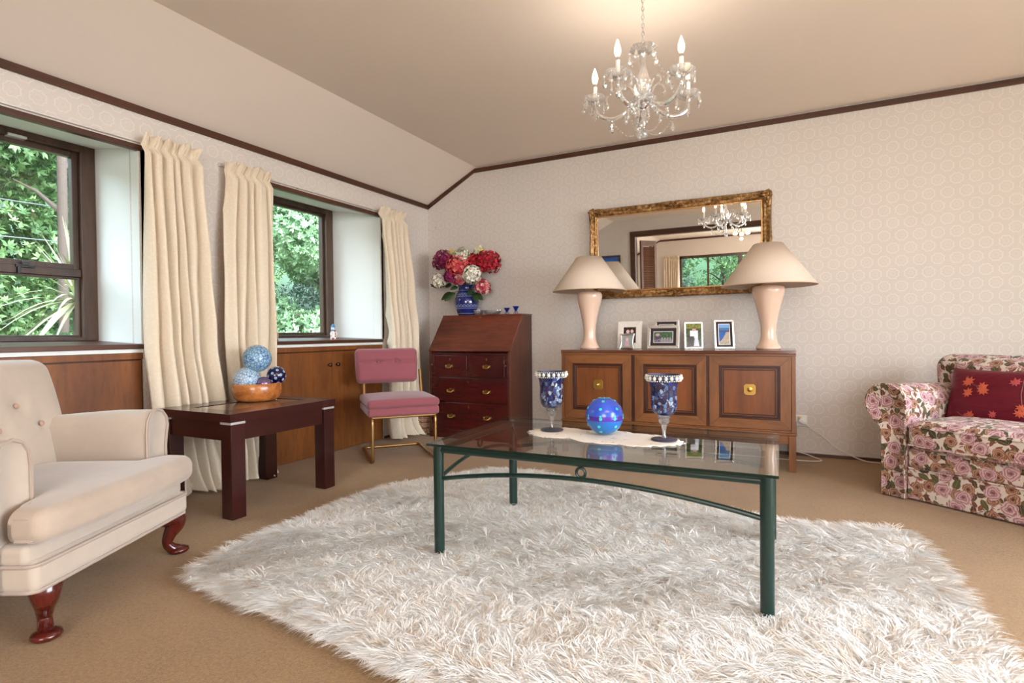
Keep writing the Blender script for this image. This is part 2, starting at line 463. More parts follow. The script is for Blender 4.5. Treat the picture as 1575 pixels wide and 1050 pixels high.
M['steel'] = plain('brushed_strip', (.75, .74, .72), .3, .6, .05)
M['white'] = plain('white_plastic', srgb(232, 230, 226), .4)
M['green'] = plain('green_enamel', srgb(9, 38, 31), .3, .0, .1)
M['velvet'] = fabric('oatmeal_velvet', srgb(184, 167, 150), .8, .25, 260, .14, .5, 9)
M['velvet_seat'] = fabric('tan_velvet', srgb(174, 154, 136), .8, .25, 260, .16, .5, 8)
M['pipe'] = fabric('velvet_piping', srgb(168, 149, 134), .8)
M['btn'] = fabric('velvet_button', srgb(176, 144, 124), .8)
M['pink'] = fabric('rose_pink_wool', srgb(142, 80, 87), .85, .35, 420, .06, .3)
M['curtain'] = None
M['carpet'] = None

def mk_carpet():
    t = NT('carpet_pile'); v = t.obj(); big = t.noise(v, 1.6, 4, .55); mid = t.noise(v, 9, 4, .6); f = t.noise(v, 230, 3, .8)
    c = t.mix(t.step(big, .3, .7), srgb(128, 95, 58), srgb(149, 114, 73))
    c = t.mix(t.math('MULTIPLY', t.step(mid, .45, .75), .30), c, srgb(100, 70, 38))
    c = t.mix(t.math('MULTIPLY', t.step(t.math('MULTIPLY', t.math('ADD', f, t.noise(v, 85, 3, .7)), .5), .38, .62), .65), c, srgb(182, 146, 100))
    t.col(c); t.rough(.95); t.p(**{'Specular_IOR_Level': .1, 'Sheen_Weight': .2}); t.bump(t.math('ADD', f, t.math('MULTIPLY', mid, .6)), .55, .006); return t.m
M['carpet'] = mk_carpet()
def mk_curtain():
    t = NT('cream_jacquard'); v = t.obj(); n = t.vor(v, 60, .9)['Distance']; f = t.noise(v, 300, 2)
    c = t.mix(t.step(n, .25, .5), srgb(240, 228, 206), srgb(235, 221, 197)); t.col(c); t.rough(.75)
    t.p(**{'Sheen_Weight': .2, 'Specular_IOR_Level': .3}); t.bump(f, .15, .001)
    tl = t.n('BsdfTranslucent'); t.set(tl.inputs[0], (1, .74, .45, 1))
    mx = t.n('MixShader'); mx.inputs[0].default_value = .22
    t.t.links.new(t.b.outputs[0], mx.inputs[1]); t.t.links.new(tl.outputs[0], mx.inputs[2]); t.t.links.new(mx.outputs[0], t.out.inputs[0])
    return t.m
M['curtain'] = mk_curtain()
def mk_gold():
    t = NT('gilt_frame'); v = t.obj(); n = t.noise(v, 46, 5, .7)
    t.col(t.ramp(n, [(.3, srgb(70, 46, 26)), (.5, srgb(152, 112, 66)), (.72, srgb(222, 186, 134))])); t.rough(.32); t.p(Metallic=.75)
    t.bump(t.noise(v, 130, 4), .7, .006); return t.m
M['gold'] = mk_gold()
M['mirror'] = plain('mirror_silvering', (.92, .93, .92), .0, 1.0, 0)
M['pane'] = glass_thin('window_pane', (.97, 1, .99), .0, .6)
M['tableglass'] = glass_thin('table_glass', (.97, .99, .975), .04, 1.1)
def mk_glassedge():
    t = NT('glass_edge'); t.col(srgb(8, 44, 36)); t.rough(.08); t.p(**{'Transmission_Weight': .5}); return t.m
M['glassedge'] = mk_glassedge()
M['crystal'] = crystal('crystal')
M['print'] = print_mat()
M['floral'] = floral('rose_chintz')
# ================================================================== THE ROOM
XR, YB, YF, H, T = 6.2, -4.9, -9.0, 2.445, 2.16     # right wall, rear wall, far wall, flat ceiling, ceiling height at the left wall
CX = .555                                          # where the slope meets the flat ceiling
struct(MB().box(-.5, YF-.3, -.1, XR+.2, .2, 0).build('floor', M['carpet'], smooth=0))

# left wall with two deep window recesses (back face x=-.50, room face x=0)
W1 = (-4.1, -2.687); W2 = (-1.95, -.705); ZS, ZT = .835, 1.93
mb = MB()
def wallL(y0, y1, z0, z1, x0=-.6, x1=0.0): mb.box(x0, y0, z0, x1, y1, z1)
wallL(YF-.2, W1[0], 0, T+.25); wallL(W1[1], W2[0], 0, T+.25); wallL(W2[1], .2, 0, T+.25)
for w in (W1, W2):
    mb.box(-.6, w[0], ZT+.09, 0, w[1], T+.25); mb.box(-.02, w[0], ZT+.005, 0, w[1], ZT+.09); mb.box(-.6, w[0], 0, -.12, w[1], ZS)
struct(mb.build('wall_left', M['paper_y'], smooth=0))

def reveal(n, y0, y1, yo1, zt_out=2.0):
    # painted boards lining the recess: splayed right jamb, left jamb, rising soffit
    XO = -.46
    g = MB()
    g.quadbox([(0, y1+.004, ZS+.03), (XO-.06, yo1, ZS+.03), (XO-.06, yo1, zt_out+.05), (0, y1+.004, ZT)],
              [(0, y1+.03, ZS+.03), (XO-.06, y1+.03, ZS+.03), (XO-.06, y1+.03, zt_out+.05), (0, y1+.03, ZT)])
    g.box(XO-.06, y0-.03, ZS, 0, y0, ZT+.02)
    g.quadbox([(0, y0, ZT), (0, y1, ZT), (XO-.06, y1, zt_out), (XO-.06, y0, zt_out)],
              [(0, y0, ZT+.02), (0, y1, ZT+.02), (XO-.06, y1, zt_out+.1), (XO-.06, y0, zt_out+.1)])
    k = (yo1-y1)/(XO-.06)
    g.quadbox([(-.004, y1+.008, ZS+.03), (-.07, y1+.008+k*-.07, ZS+.03), (-.07, y1+.008+k*-.07, ZT), (-.004, y1+.008, ZT)],
              [(-.004, y1-.005, ZS+.03), (-.07, y1-.005+k*-.07, ZS+.03), (-.07, y1-.005+k*-.07, ZT), (-.004, y1-.005, ZT)])
    r = struct(g.build('trim_%d' % n, M['reveal'], smooth=0, bevel=.002))
reveal(1, W1[0], W1[1], -2.705)
reveal(2, W2[0], W2[1], -.86)

def window(n, y0, y1, split, zt=1.99):
    # timber window: outer frame, glazed sashes with panes; room side at x=-.42
    z0 = .885; w = .075
    f = MB()
    for a in ((y0, z0, y0+w, zt), (y1-w, z0, y1, zt), (y0+w, zt-.045, y1-w, zt), (y0+w, z0, y1-w, z0+.022)):
        f.box(-.50, a[0], a[1], -.405, a[2], a[3])
    if split: f.box(-.495, y0+w, 1.243, -.418, y1-w, 1.285)
    fr = struct(f.build('window_%d' % n, M['frame'], bevel=.003))
    def sash(sy0, sy1, sz0, sz1, t=.026):
        s = MB()
        for a in ((sy0, sz0, sy0+t, sz1), (sy1-t, sz0, sy1, sz1), (sy0+t, sz1-t, sy1-t, sz1), (sy0+t, sz0, sy1-t, sz0+t)):
            s.box(-.475, a[0], a[1], -.435, a[2], a[3])
        so = s.build('sash', M['frame'], fr, bevel=.003)
        MB().box(-.457, sy0+t*.8, sz0+t*.8, -.453, sy1-t*.8, sz1-t*.8).build('pane', M['pane'], so, smooth=0)
        return so
    if split:
        sash(y0+w, y1-w, z0+.022, 1.243, .012)
        sa = sash(y0+w, y1-w, 1.285, zt-.045, .03)
        l = MB(); l.box(-.435, -3.075, 1.272, -.405, -2.995, 1.288); l.box(-.415, -3.05, 1.283, -.40, -3.02, 1.304); l.box(-.425, -3.07, 1.24, -.40, -3.055, 1.28)
        l.build('window_latch', plain('black_latch', (.02, .02, .02), .3), fr, bevel=.003)
        MB().box(-.44, -3.1, zt-.05, -.395, -3.02, zt-.036).build('stay', M['steel'], fr, bevel=.002)
    else: sash(y0+w, y1-w, z0+.022, zt-.045, .02)
    return fr
window(1, -4.05, -2.70, True)
window(2, -1.88, -.855, False)

def sill(n, y0, y1):
    g = MB(); g.quadbox([(-.50, y0, .84), (.012, y0, .838), (.012, y1, .838), (-.50, y1, .84)], [(-.50, y0, .888), (.012, y0, .864), (.012, y1, .864), (-.50, y1, .888)])
    struct(g.build('trim_%d' % n, M['trim'], smooth=0, bevel=.003))
sill(3, W1[0], W1[1]); sill(4, W2[0], W2[1])
struct(MB().box(-.12, W1[0], .818, .002, W1[1], .840).build('trim_5', M['reveal'], smooth=0))
struct(MB().box(-.12, W2[0], .818, .002, W2[1], .840).build('trim_6', M['reveal'], smooth=0))
for n, w in ((7, W1), (8, W2)):   # stained strip along the top of each recess
    struct(MB().box(-.02, w[0]-.02, 1.914, .012, w[1]+.01, 1.945).build('trim_%d' % n, M['trim'], smooth=0, bevel=.002))

# back wall with the sloping corner cut
mb = MB(); mb.prism([(-.6, -.05), (XR+.2, -.05), (XR+.2, H+.1), (-.6, H+.1)], 0, .2, 'y')
struct(mb.build('wall_back', M['paper_x'], smooth=0))
struct(MB().box(XR, YF-.2, 0, XR+.2, -3.9-.6, H+.1).box(XR, -1.3, 0, XR+.2, .2, H+.1).box(XR, -4.5, 2.1, XR+.2, -1.3, H+.1).build('wall_right', M['paper_y'], smooth=0))
# rear wall with the wide cased opening to the next room
OX0, OX1, OZ = .90, 4.2, 2.17
struct(MB().box(0, YB-.12, 0, OX0, YB, H+.05).box(OX1, YB-.12, 0, XR, YB, H+.05).box(OX0, YB-.12, OZ, OX1, YB, H+.05).build('wall_rear', M['paper_x'], smooth=0))
g = MB(); g.box(OX0-.07, YB-.14, 0, OX0+.015, YB+.02, OZ+.07); g.box(OX1-.015, YB-.14, 0, OX1+.07, YB+.02, OZ+.07); g.box(OX0+.015, YB-.14, OZ-.015, OX1-.015, YB+.02, OZ+.07)
struct(g.build('trim_9', M['trimx'], smooth=0, bevel=.004))
# far wall of the next room with its wide window
FX0, FX1 = .97, 2.95
struct(MB().box(0, YF-.2, 0, FX0, YF, H+.05).box(FX1, YF-.2, 0, XR, YF, H+.05).box(FX0, YF-.2, 2.03, FX1, YF, H+.05).box(FX0, YF-.2, 0, FX1, YF, .75).build('wall_far', M['paper_x'], smooth=0))
f = MB()
for a in ((FX0, .75, FX0+.05, 2.03), (FX1-.05, .75, FX1, 2.03), (FX0, 1.97, FX1, 2.03), (FX0, .75, FX1, .80), (1.58, .8, 1.62, 1.97), (2.24, .8, 2.33, 1.97)):
    f.box(a[0], YF-.12, a[1], a[2], YF-.06, a[3])
wf = struct(f.build('window_3', M['frame'], bevel=.004))
for a, b in ((FX0+.05, 1.58), (1.62, 2.24), (2.33, FX1-.05)):
    MB().box(a, YF-.092, .8, b, YF-.088, 1.97).build('pane', M['pane'], wf, smooth=0)

# ceiling: slope along the left wall, then flat
mb = MB()
mb.prism([(0, T), (CX, H), (CX, H+.12), (-.2, T+.02)], YF-.2, .2, 'y')
mb.box(CX, YF-.2, H, XR+.2, .2, H+.12)
struct(mb.build('ceiling', M['ceil'], smooth=0))

# picture rails
rr = .038
struct(MB().box(0, YF, T-.045, .014, 0, T-.003).build('trim_10', M['trim'], smooth=0, bevel=.003))
def railx(n, y, s, ybeg=None):
    g = MB(); a = .014*s
    dz = H-T
    g.prism([(0, T-.045), (CX-.03, H-.047), (XR, H-.047), (XR, H-.008), (CX-.045, H-.008), (0, T-.006)], min(y, y-a), max(y, y-a), 'y')
    struct(g.build('trim_%d' % n, M['trimx'], smooth=0, bevel=.002))
railx(11, 0, 1); railx(12, YF, -1)
struct(MB().box(.6, -.012, 0, XR, 0, .022).build('baseboard_back', M['trimx'], smooth=0, bevel=.003))
struct(MB().box(0, -.012, 0, .6, 0, .022).box(0, -.70, 0, .012, -.012, .022).box(0, -2.68, 0, .012, -1.96, .022).build('baseboard_left', M['trimx'], smooth=0, bevel=.003))
# made-up door frames in the unseen right wall, to go with the side fill
f = MB()
for y in (-4.5, -3.45, -2.4, -1.36): f.box(XR+.05, y, 0, XR+.11, y+.06, 2.1)
f.box(XR+.05, -4.5, 2.04, XR+.11, -1.3, 2.1)
struct(f.build('added_door_2', M['frame'], bevel=.003))

# ------------------------------------------------------------------ built-in cupboards under the windows
KNOB = MB().lathe([(.004, 0), (.005, .012), (.013, .02), (.0135, .027), (.007, .032), (.0, .033)], 14)
def cupboard(y0, y1, cuts, knobs, label):
    t = thing('built_in_cupboard', label, 'cupboard', (0, (y0+y1)/2, 0))
    o = (y0+y1)/2
    MB().box(-.115, y0-o, 0, -.012, y1-o, .816).build('carcass', M['oakdark'], t, smooth=0)
    MB().box(-.011, y0-o+.001, .783, .003, y1-o-.001, .816).build('top_rail', M['panel'], t, bevel=.002)
    edges = [y0+.012]+cuts+[y1-.008]; ds = []
    for a, b in zip(edges, edges[1:]):
        d = MB().box(-.010, a-o+.0015, .004, 0, b-o-.0015, .776).build('door', M['panel'], t, bevel=.0015)
        ds.append((a, b, d))
    for y, z in knobs:
        dd = [d for a, b, d in ds if a <= y <= b][0]
        k = MB(Matrix.Translation((0, y-o, z)) @ Matrix.Rotation(pi/2, 4, 'Y') @ Matrix.Scale(1.05, 4))
        k.v = []; k.lathe([(.004, 0), (.005, .012), (.014, .02), (.0145, .027), (.007, .032), (.0, .033)], 14)
        k.build('knob', plain('dark_bronze_knob', srgb(70, 48, 38), .3, .8), dd)
cupboard(W1[0], W1[1], [], [], 'plain brown wood panel cupboard under the left window, behind the armchair')
cupboard(W2[0], W2[1], [-1.298], [(-1.336, .675), (-1.252, .675)], 'brown wood cupboard with two round knobs under the window nearest the corner')

# ------------------------------------------------------------------ curtain tracks and curtains
def track(y0, y1, label):
    t = thing('curtain_track', label, 'curtain track', (.0, (y0+y1)/2, 1.958)); h = (y1-y0)/2
    MB().box(.010, -h, -.004, .018, h, .005).build('rail', M['steel'], t, bevel=.003)
    y = -h+.1
    while y < h:
        MB().box(0, y-.007, -.005, .012, y+.007, .007).build('bracket', M['steel'], t, bevel=.002); y += .52
    return t
track(-4.0, -2.36, 'thin metal curtain track above the left window')
track(-2.23, -.42, 'thin metal curtain track above the window nearest the corner')

def curtain(keys, label, nf, seed, pool, ax='y', base=(.05, 0), grp='cream curtains'):
    # keys: (z, edge0, edge1, fold depth) from top to bottom
    rnd = random.Random(seed); ph = [rnd.uniform(0, 6.28) for _ in range(6)]; amp = [rnd.uniform(.5, 1.0) for _ in range(nf+2)]
    top = keys[0][0]
    y0 = (keys[0][1]+keys[0][2])/2
    def interp(z):
        for a, b in zip(keys, keys[1:]):
            if z <= a[0] and z >= b[0]:
                t = (a[0]-z)/(a[0]-b[0]); t = t*t*(3-2*t); return [a[i]+(b[i]-a[i])*t for i in (1, 2, 3)]
        return keys[-1][1:]
    def fn(u, v):
        z = top*(1-v) if v < 1 else 0
        z = max(z, .004)
        e0, e1, d = interp(z)
        uu = u+(.22*sin(2*pi*u*1.5+ph[0])+.16*sin(2*pi*u*2.6+ph[1])*(.6+.4*sin(1.3*z+ph[2])))/nf+.010*sin(3*z+ph[1])*sin(6*u)
        k = uu*nf; i = int(max(0, min(nf, k))); aa = amp[i]*(1-(k-i))+amp[min(i+1, nf)]*(k-i)
        f = 2*abs(sin(pi*k+.35*sin(2.2*z+ph[2]+4*u)))**.5-1
        f += .22*sin(2*pi*k*.5+3*z+ph[5])
        near = max(0, 1-abs(z-(top-.05))/.05)       # pulled in by the heading tape
        dd = 1.6*d*(.35+.65*aa)*(1-.75*near)
        fine = .006*sin(2*pi*uu*nf*3.1+ph[3])*max(0, 1-(top-z)/.25)
        x = .045+dd*(1+f)*.5+fine+.01*sin(2.5*z+ph[4])*u
        y = e0+(e1-e0)*(u+.004*sin(2*pi*k))
        if z > top-.03: y += .004*sin(40*u+ph[5]); 
        zz = z+(.010*abs(f) if v == 0 else 0)
        if z < .16:
            q = (1-z/.16); x += pool*q*q*(.6+.4*sin(5*u+ph[1])); zz = max(.006+.012*abs(sin(17*u+ph[2]))*q, z*(1-.25*q)+.012*q*(1+sin(11*u+ph[3])))
            y += .02*q*sin(9*u+ph[4])
        return (x, y-y0, zz) if ax == 'y' else (y-y0, x, zz)
    t = thing('curtain', label, 'curtain', (0, y0, 0) if ax == 'y' else (y0, YF, 0), 0, grp)
    c = MB().grid(nf*14, 120, fn).build('drape', M['curtain'], t, smooth=80, solid=.002)
    # gathered heading tape and hooks
    e0, e1 = keys[0][1], keys[0][2]
    if ax == 'y':
        for i in range(nf):
            yy = e0+(e1-e0)*(i+.5)/nf-y0
            MB().tube([(.030, yy, top-.012), (.047, yy, top-.03), (.044, yy, top-.05)], .0022, 6).build('hook', M['steel'], t)
    return t
curtain([(1.985, -2.712, -2.395, .045), (1.9, -2.715, -2.395, .05), (1.3, -2.725, -2.37, .07), (.9, -2.735, -2.345, .08), (.45, -2.72, -2.29, .09), (0, -2.70, -2.23, .10)],
        'cream curtain at the right edge of the left window, behind the armchair arm', 6, 3, .07)
curtain([(1.975, -2.215, -1.90, .045), (1.9, -2.22, -1.90, .05), (1.35, -2.26, -1.91, .07), (.95, -2.275, -1.905, .08), (.5, -2.25, -1.93, .09), (0, -2.20, -1.965, .10)],
        'cream curtain between the two windows, just behind the wooden bowl of balls', 5, 11, .07)
curtain([(1.975, -.80, -.455, .045), (1.9, -.80, -.45, .05), (1.3, -.765, -.40, .07), (.9, -.745, -.36, .08), (.45, -.75, -.33, .09), (0, -.775, -.32, .11)],
        'cream curtain in the corner behind the pink chair', 6, 21, .08)
curtain([(2.03, .63, .99, .05), (1.2, .62, .98, .06), (0, .60, .97, .08)], 'cream curtain of the far room, seen in the mirror', 7, 31, 0, ax='x')
# ================================================================== SIDEBOARD
SBX0, SBX1, SBY, SBT = 1.606, 3.19, -.573, .772
def sideboard():
    t = thing('sideboard', 'long brown wooden sideboard with three panelled doors under the gilt mirror', 'sideboard', (2.398, 0, 0))
    o = 2.398; a, b = SBX0-o, SBX1-o; bk = -.04
    MB().box(a, SBY, SBT-.022, b, bk, SBT).build('top', M['oaktop'], t, bevel=.003)
    MB().box(a, SBY+.004, SBT-.036, b, SBY+.05, SBT-.0225).build('top_edge', M['oak'], t, bevel=.002)
    g = MB(); g.box(a+.002, SBY+.006, .25, a+.026, bk, SBT-.022); g.box(b-.026, SBY+.006, .25, b-.002, bk, SBT-.022); g.box(a+.026, bk-.012, .25, b-.026, bk, SBT-.022); g.box(a+.026, SBY+.03, .25, b-.026, bk-.012, .27)
    g.box(a+.026, SBY+.006, .25, b-.026, SBY+.03, .262)
    g.build('case', M['oakz'], t, bevel=.002)
    MB().box(a-.004, SBY-.006, .232, b+.004, bk, .25).build('base_moulding', M['oak'], t, bevel=.005, seg=3)
    g = MB(); 
    for (x0, x1) in ((2.143-o, 2.163-o), (2.654-o, 2.668-o)): MB().box(x0, SBY+.006, .262, x1, SBY+.3, SBT-.036).build('divider', M['oakdark'], t, smooth=0)
    for x0, x1, kn in ((1.634, 2.141, 1), (2.165, 2.652, 1), (2.670, 3.162, 1)):
        x0 -= o; x1 -= o; z0, z1 = .264, .735; fw = .062; y = SBY
        fr = MB()
        ci = [(x0, z0), (x1, z0), (x1, z1), (x0, z1)]; ii = [(x0+fw, z0+fw), (x1-fw, z0+fw), (x1-fw, z1-fw), (x0+fw, z1-fw)]
        d = None
        root = MB().box(x0+fw-.004, y+.017, z0+fw-.004, x1-fw+.004, y+.026, z1-fw+.004).build('door', M['oakpanel'], t, smooth=0)
        for k in range(4):
            p0, p1, q1, q0 = ci[k], ci[(k+1) % 4], ii[(k+1) % 4], ii[k]
            s = MB().quadbox([(p[0], y+.002, p[1]) for p in (p0, p1, q1, q0)], [(p[0], y+.024, p[1]) for p in (p0, p1, q1, q0)])
            bmx = s.build('door_rail' if k % 2 == 0 else 'door_stile', M['oak'] if k % 2 == 0 else M['oakz'], root, smooth=0, bevel=.0015)
        # stepped dark moulding inside the frame
        for inset, w, h in ((0, .011, .008), (.011, .008, .013), (.025, .006, .011)):
            m = MB(); X0, X1, Z0, Z1 = x0+fw+inset, x1-fw-inset, z0+fw+inset, z1-fw-inset
            m.box(X0, y+h, Z0, X1, y+.02, Z0+w); m.box(X0, y+h, Z1-w, X1, y+.02, Z1); m.box(X0, y+h, Z0+w, X0+w, y+.02, Z1-w); m.box(X1-w, y+h, Z0+w, X1, y+.02, Z1-w)
            m.build('moulding', M['oakdark'], root, bevel=.002)
        cx = (x0+x1)/2+.004; cz = .517; s = .036; c = .012
        pl = [(cx-s+c, cz-s), (cx+s-c, cz-s), (cx+s, cz-s+c), (cx+s, cz+s-c), (cx+s-c, cz+s), (cx-s+c, cz+s), (cx-s, cz+s-c), (cx-s, cz-s+c)]
        MB().prism(pl, y+.012, y+.017, 'y').build('handle_plate', M['brass'], root, bevel=.0015)
        MB(Matrix.Translation((cx, y+.012, cz)) @ Matrix.Rotation(pi/2, 4, 'X')).lathe([(.017, -.001), (.017, .002), (.007, .004), (.005, .012), (.011, .018), (.012, .024), (.0, .028)], 16).build('knob', M['brass'], root)
    for x in (a+.022, b-.022):
        for yy in (SBY+.026, bk-.03):
            MB().box(x-.021, yy-.021, 0, x+.021, yy+.021, .231).build('leg', M['oakz'], t, bevel=.003)
    g = MB(); g.box(a+.043, SBY+.012, .175, b-.043, SBY+.032, .231); g.box(a+.043, bk-.04, .175, b-.043, bk-.02, .231)
    g.box(a+.012, SBY+.047, .175, a+.032, bk-.051, .231); g.box(b-.032, SBY+.047, .175, b-.012, bk-.051, .231)
    g.build('apron', M['oak'], t, bevel=.002)
sideboard()

# ================================================================== WRITING BUREAU
def bureau():
    x0, x1, yf, z1, zt = .31, 1.11, -.45, .75, 1.068
    o = (x0+x1)/2; a, b = x0-o, x1-o
    t = thing('writing_bureau', 'dark red mahogany slant-front writing bureau with brass drawer handles in the corner', 'desk', (o, 0, 0))
    yt = -.215
    side = [(-.02, .0), (-.02, zt-.012), (yt, zt-.012), (yf, z1), (yf, 0)]
    for s0, s1 in ((a, a+.02), (b-.02, b)):
        MB().prism(side, s0, s1, 'x').build('side_panel', M['mahogz'], t, smooth=0, bevel=.002)
    MB().box(a-.003, yt-.006, zt-.012, b+.003, -.015, zt+.002).build('top', M['mahog'], t, bevel=.002)
    MB().box(a+.02, -.035, .02, b-.02, -.022, zt-.012).build('back_panel', M['mahogz'], t, smooth=0)
    # the sloping fall front
    th = .018; dx = Vector((0, yt-yf, zt-.012-z1)).normalized(); nn = Vector((0, -dx.z, dx.y))
    P0 = Vector((0, yf-.004, z1+.004)); P1 = Vector((0, yt-.004, zt-.012))
    q0 = [(a-.004, *(P0+nn*.004).yz), (b+.004, *(P0+nn*.004).yz), (b+.004, *(P1+nn*.004).yz), (a-.004, *(P1+nn*.004).yz)]
    q1 = [(p[0], p[1]-nn.y*th, p[2]-nn.z*th) for p in q0]
    fall = MB().quadbox(q0, q1).build('fall_front', M['mahog'], t, smooth=0, bevel=.003)
    k = P1-dx*.02+nn*.006
    MB(Matrix.Translation((0, k.y, k.z))).prism([(-.016, -.002), (-.006, -.008), (.006, -.008), (.016, -.002), (.006, .008), (-.006, .008)], -.001, .002, 'y').build('keyhole_plate', M['brassold'], fall)
    # rails between the drawers
    g = MB(); g.box(a+.02, yf+.001, z1-.032, b-.02, yf+.02, z1-.012); g.box(a+.02, yf+.001, .526, b-.02, yf+.02, .536); g.box(a+.02, yf+.001, .312, b-.02, yf+.02, .322); g.box(a+.02, yf+.001, .02, b-.02, yf+.02, .098)
    g.box(a+.02, yf+.001, .536, a+.05, yf+.02, .72); g.box(b-.05, yf+.001, .536, b-.02, yf+.02, .72); g.box(-.012, yf+.001, .536, .012, yf+.02, .72)
    g.build('drawer_rail', M['mahogdark'], t, bevel=.001)
    MB().box(a+.02, yf+.021, .02, b-.02, -.036, .03).build('bottom_panel', M['mahogdark'], t, smooth=0)
    MB().box(a-.004, yf-.006, 0, b+.004, yf+.018, .075).build('plinth', M['mahogdark'], t, bevel=.004)
    def drawer(xa, xb, za, zb, hs):
        d = MB().box(xa+.002, yf-.003, za+.002, xb-.002, yf+.018, zb-.002).build('drawer', M['mahogdark'], t, bevel=.0025)
        for hx in hs:
            z = (za+zb)/2-.003 if zb-za < .2 else (za+zb)/2-.01
            pl = [(hx+x, z+y) for x, y in ((-.042, .0), (-.036, .014), (-.022, .010), (-.010, .017), (.010, .017), (.022, .010), (.036, .014), (.042, 0), (.036, -.014), (.022, -.009), (.010, -.018), (-.010, -.018), (-.022, -.009), (-.036, -.014))]
            hp = MB().prism(pl, yf-.006, yf-.003, 'y').build('handle', M['brassold'], d, smooth=0, bevel=.001)
            g = MB(); g.tube([(hx-.028, yf-.005, z+.003), (hx-.028, yf-.018, z+.001), (hx-.024, yf-.022, z-.010), (hx, yf-.022, z-.014), (hx+.024, yf-.022, z-.010), (hx+.028, yf-.018, z+.001), (hx+.028, yf-.005, z+.003)], .003, 7)
            g.sphere((hx-.028, yf-.012, z+.002), .006, 10, 6); g.sphere((hx+.028, yf-.012, z+.002), .006, 10, 6)
            g.v = g.v; g.build('bail', M['brass'], d)
        m = (xa+xb)/2
        g = MB(); g.prism([(m+.009*cos(2*pi*i/10), zb-.034+.011*sin(2*pi*i/10)) for i in range(10)], yf-.0045, yf-.003, 'y')
        g.build('keyhole_plate', M['brassold'], d, smooth=0)
    drawer(a+.05, -.012, .536, .718, [-.190]); drawer(.012, b-.05, .536, .718, [.182])
    drawer(a+.02, b-.02, .322, .526, [-.178, .180]); drawer(a+.02, b-.02, .098, .312, [-.175, .182])
    for x in (a+.036, b-.036):   # lopers that carry the fall front, with small knobs
        l = MB().box(x-.012, yf-.002, .56, x+.012, yf+.02, .715).build('loper', M['mahogdark'], t, bevel=.001)
        MB(Matrix.Translation((x, yf-.002, .635)) @ Matrix.Rotation(pi/2, 4, 'X')).lathe([(.003, 0), (.004, .006), (.008, .010), (.007, .016), (0, .018)], 12).build('knob', M['brassold'], l)
bureau()

# ================================================================== SIDE TABLE
def side_table():
    x0, x1, y0, y1, z = .150, .735, -2.705, -2.01, .522
    cx, cy = (x0+x1)/2, (y0+y1)/2; a, b = (x1-x0)/2, (y1-y0)/2
    t = thing('side_table', 'low dark reddish-brown side table with square legs beside the armchair', 'side table', (cx, cy, 0))
    th = .042
    # top: a frame of four boards around a glazed inset
    ix, iy = a-.15, b-.10
    for q in (((-a, -b), (a, -b), (a, -iy), (-a, -iy)), ((-a, iy), (a, iy), (a, b), (-a, b)), ((-a, -iy), (-ix, -iy), (-ix, iy), (-a, iy)), ((ix, -iy), (a, -iy), (a, iy), (ix, iy))):
        MB().prism(list(q), z-th, z).build('top_board', M['wenge'], t, smooth=0, bevel=.0012)
    MB().box(-ix, -iy, z-.016, ix, iy, z-.003).build('inset_tile', inset_mat(), t, smooth=0)
    MB().box(-ix, -iy, z-th, ix, iy, z-.0165).build('inset_support', M['wenge'], t, smooth=0)
    lw = .078
    for sx in (-1, 1):
        for sy in (-1, 1):
            x, y = sx*(a-.008-lw/2), sy*(b-.008-lw/2)
            MB().box(x-lw/2, y-lw/2, 0, x+lw/2, y+lw/2, z-th-.013).build('leg', M['wenge_z'], t, bevel=.002)
            MB().box(x-lw/2-.001, y-lw/2-.001, z-th-.0125, x+lw/2+.001, y+lw/2+.001, z-th-.0005).build('metal_collar', M['steel'], t, smooth=0)
    az0 = z-th-.095
    for s in (-1, 1):
        MB().box(-a+.09, s*(b-.028)-.011, az0, a-.09, s*(b-.028)+.011, z-th).build('apron', M['wenge'], t, bevel=.001)
        MB().box(s*(a-.028)-.011, -b+.09, az0, s*(a-.028)+.011, b-.09, z-th).build('apron', M['wenge'], t, bevel=.001)
def inset_mat():
    t = NT('stone_inset'); n = t.noise(t.mapr(t.obj(), (1, 1, 1)), 9, 5, .6)
    t.col(t.mix(n, srgb(120, 96, 76), srgb(160, 136, 110))); t.rough(.07); t.p(Coat_Weight=.6); return t.m
M['wenge_z'] = wood('side_table_stain_upright', srgb(38, 10, 10), srgb(62, 24, 21), 2, 8, .25, stretch=8, coat=.3)
side_table()

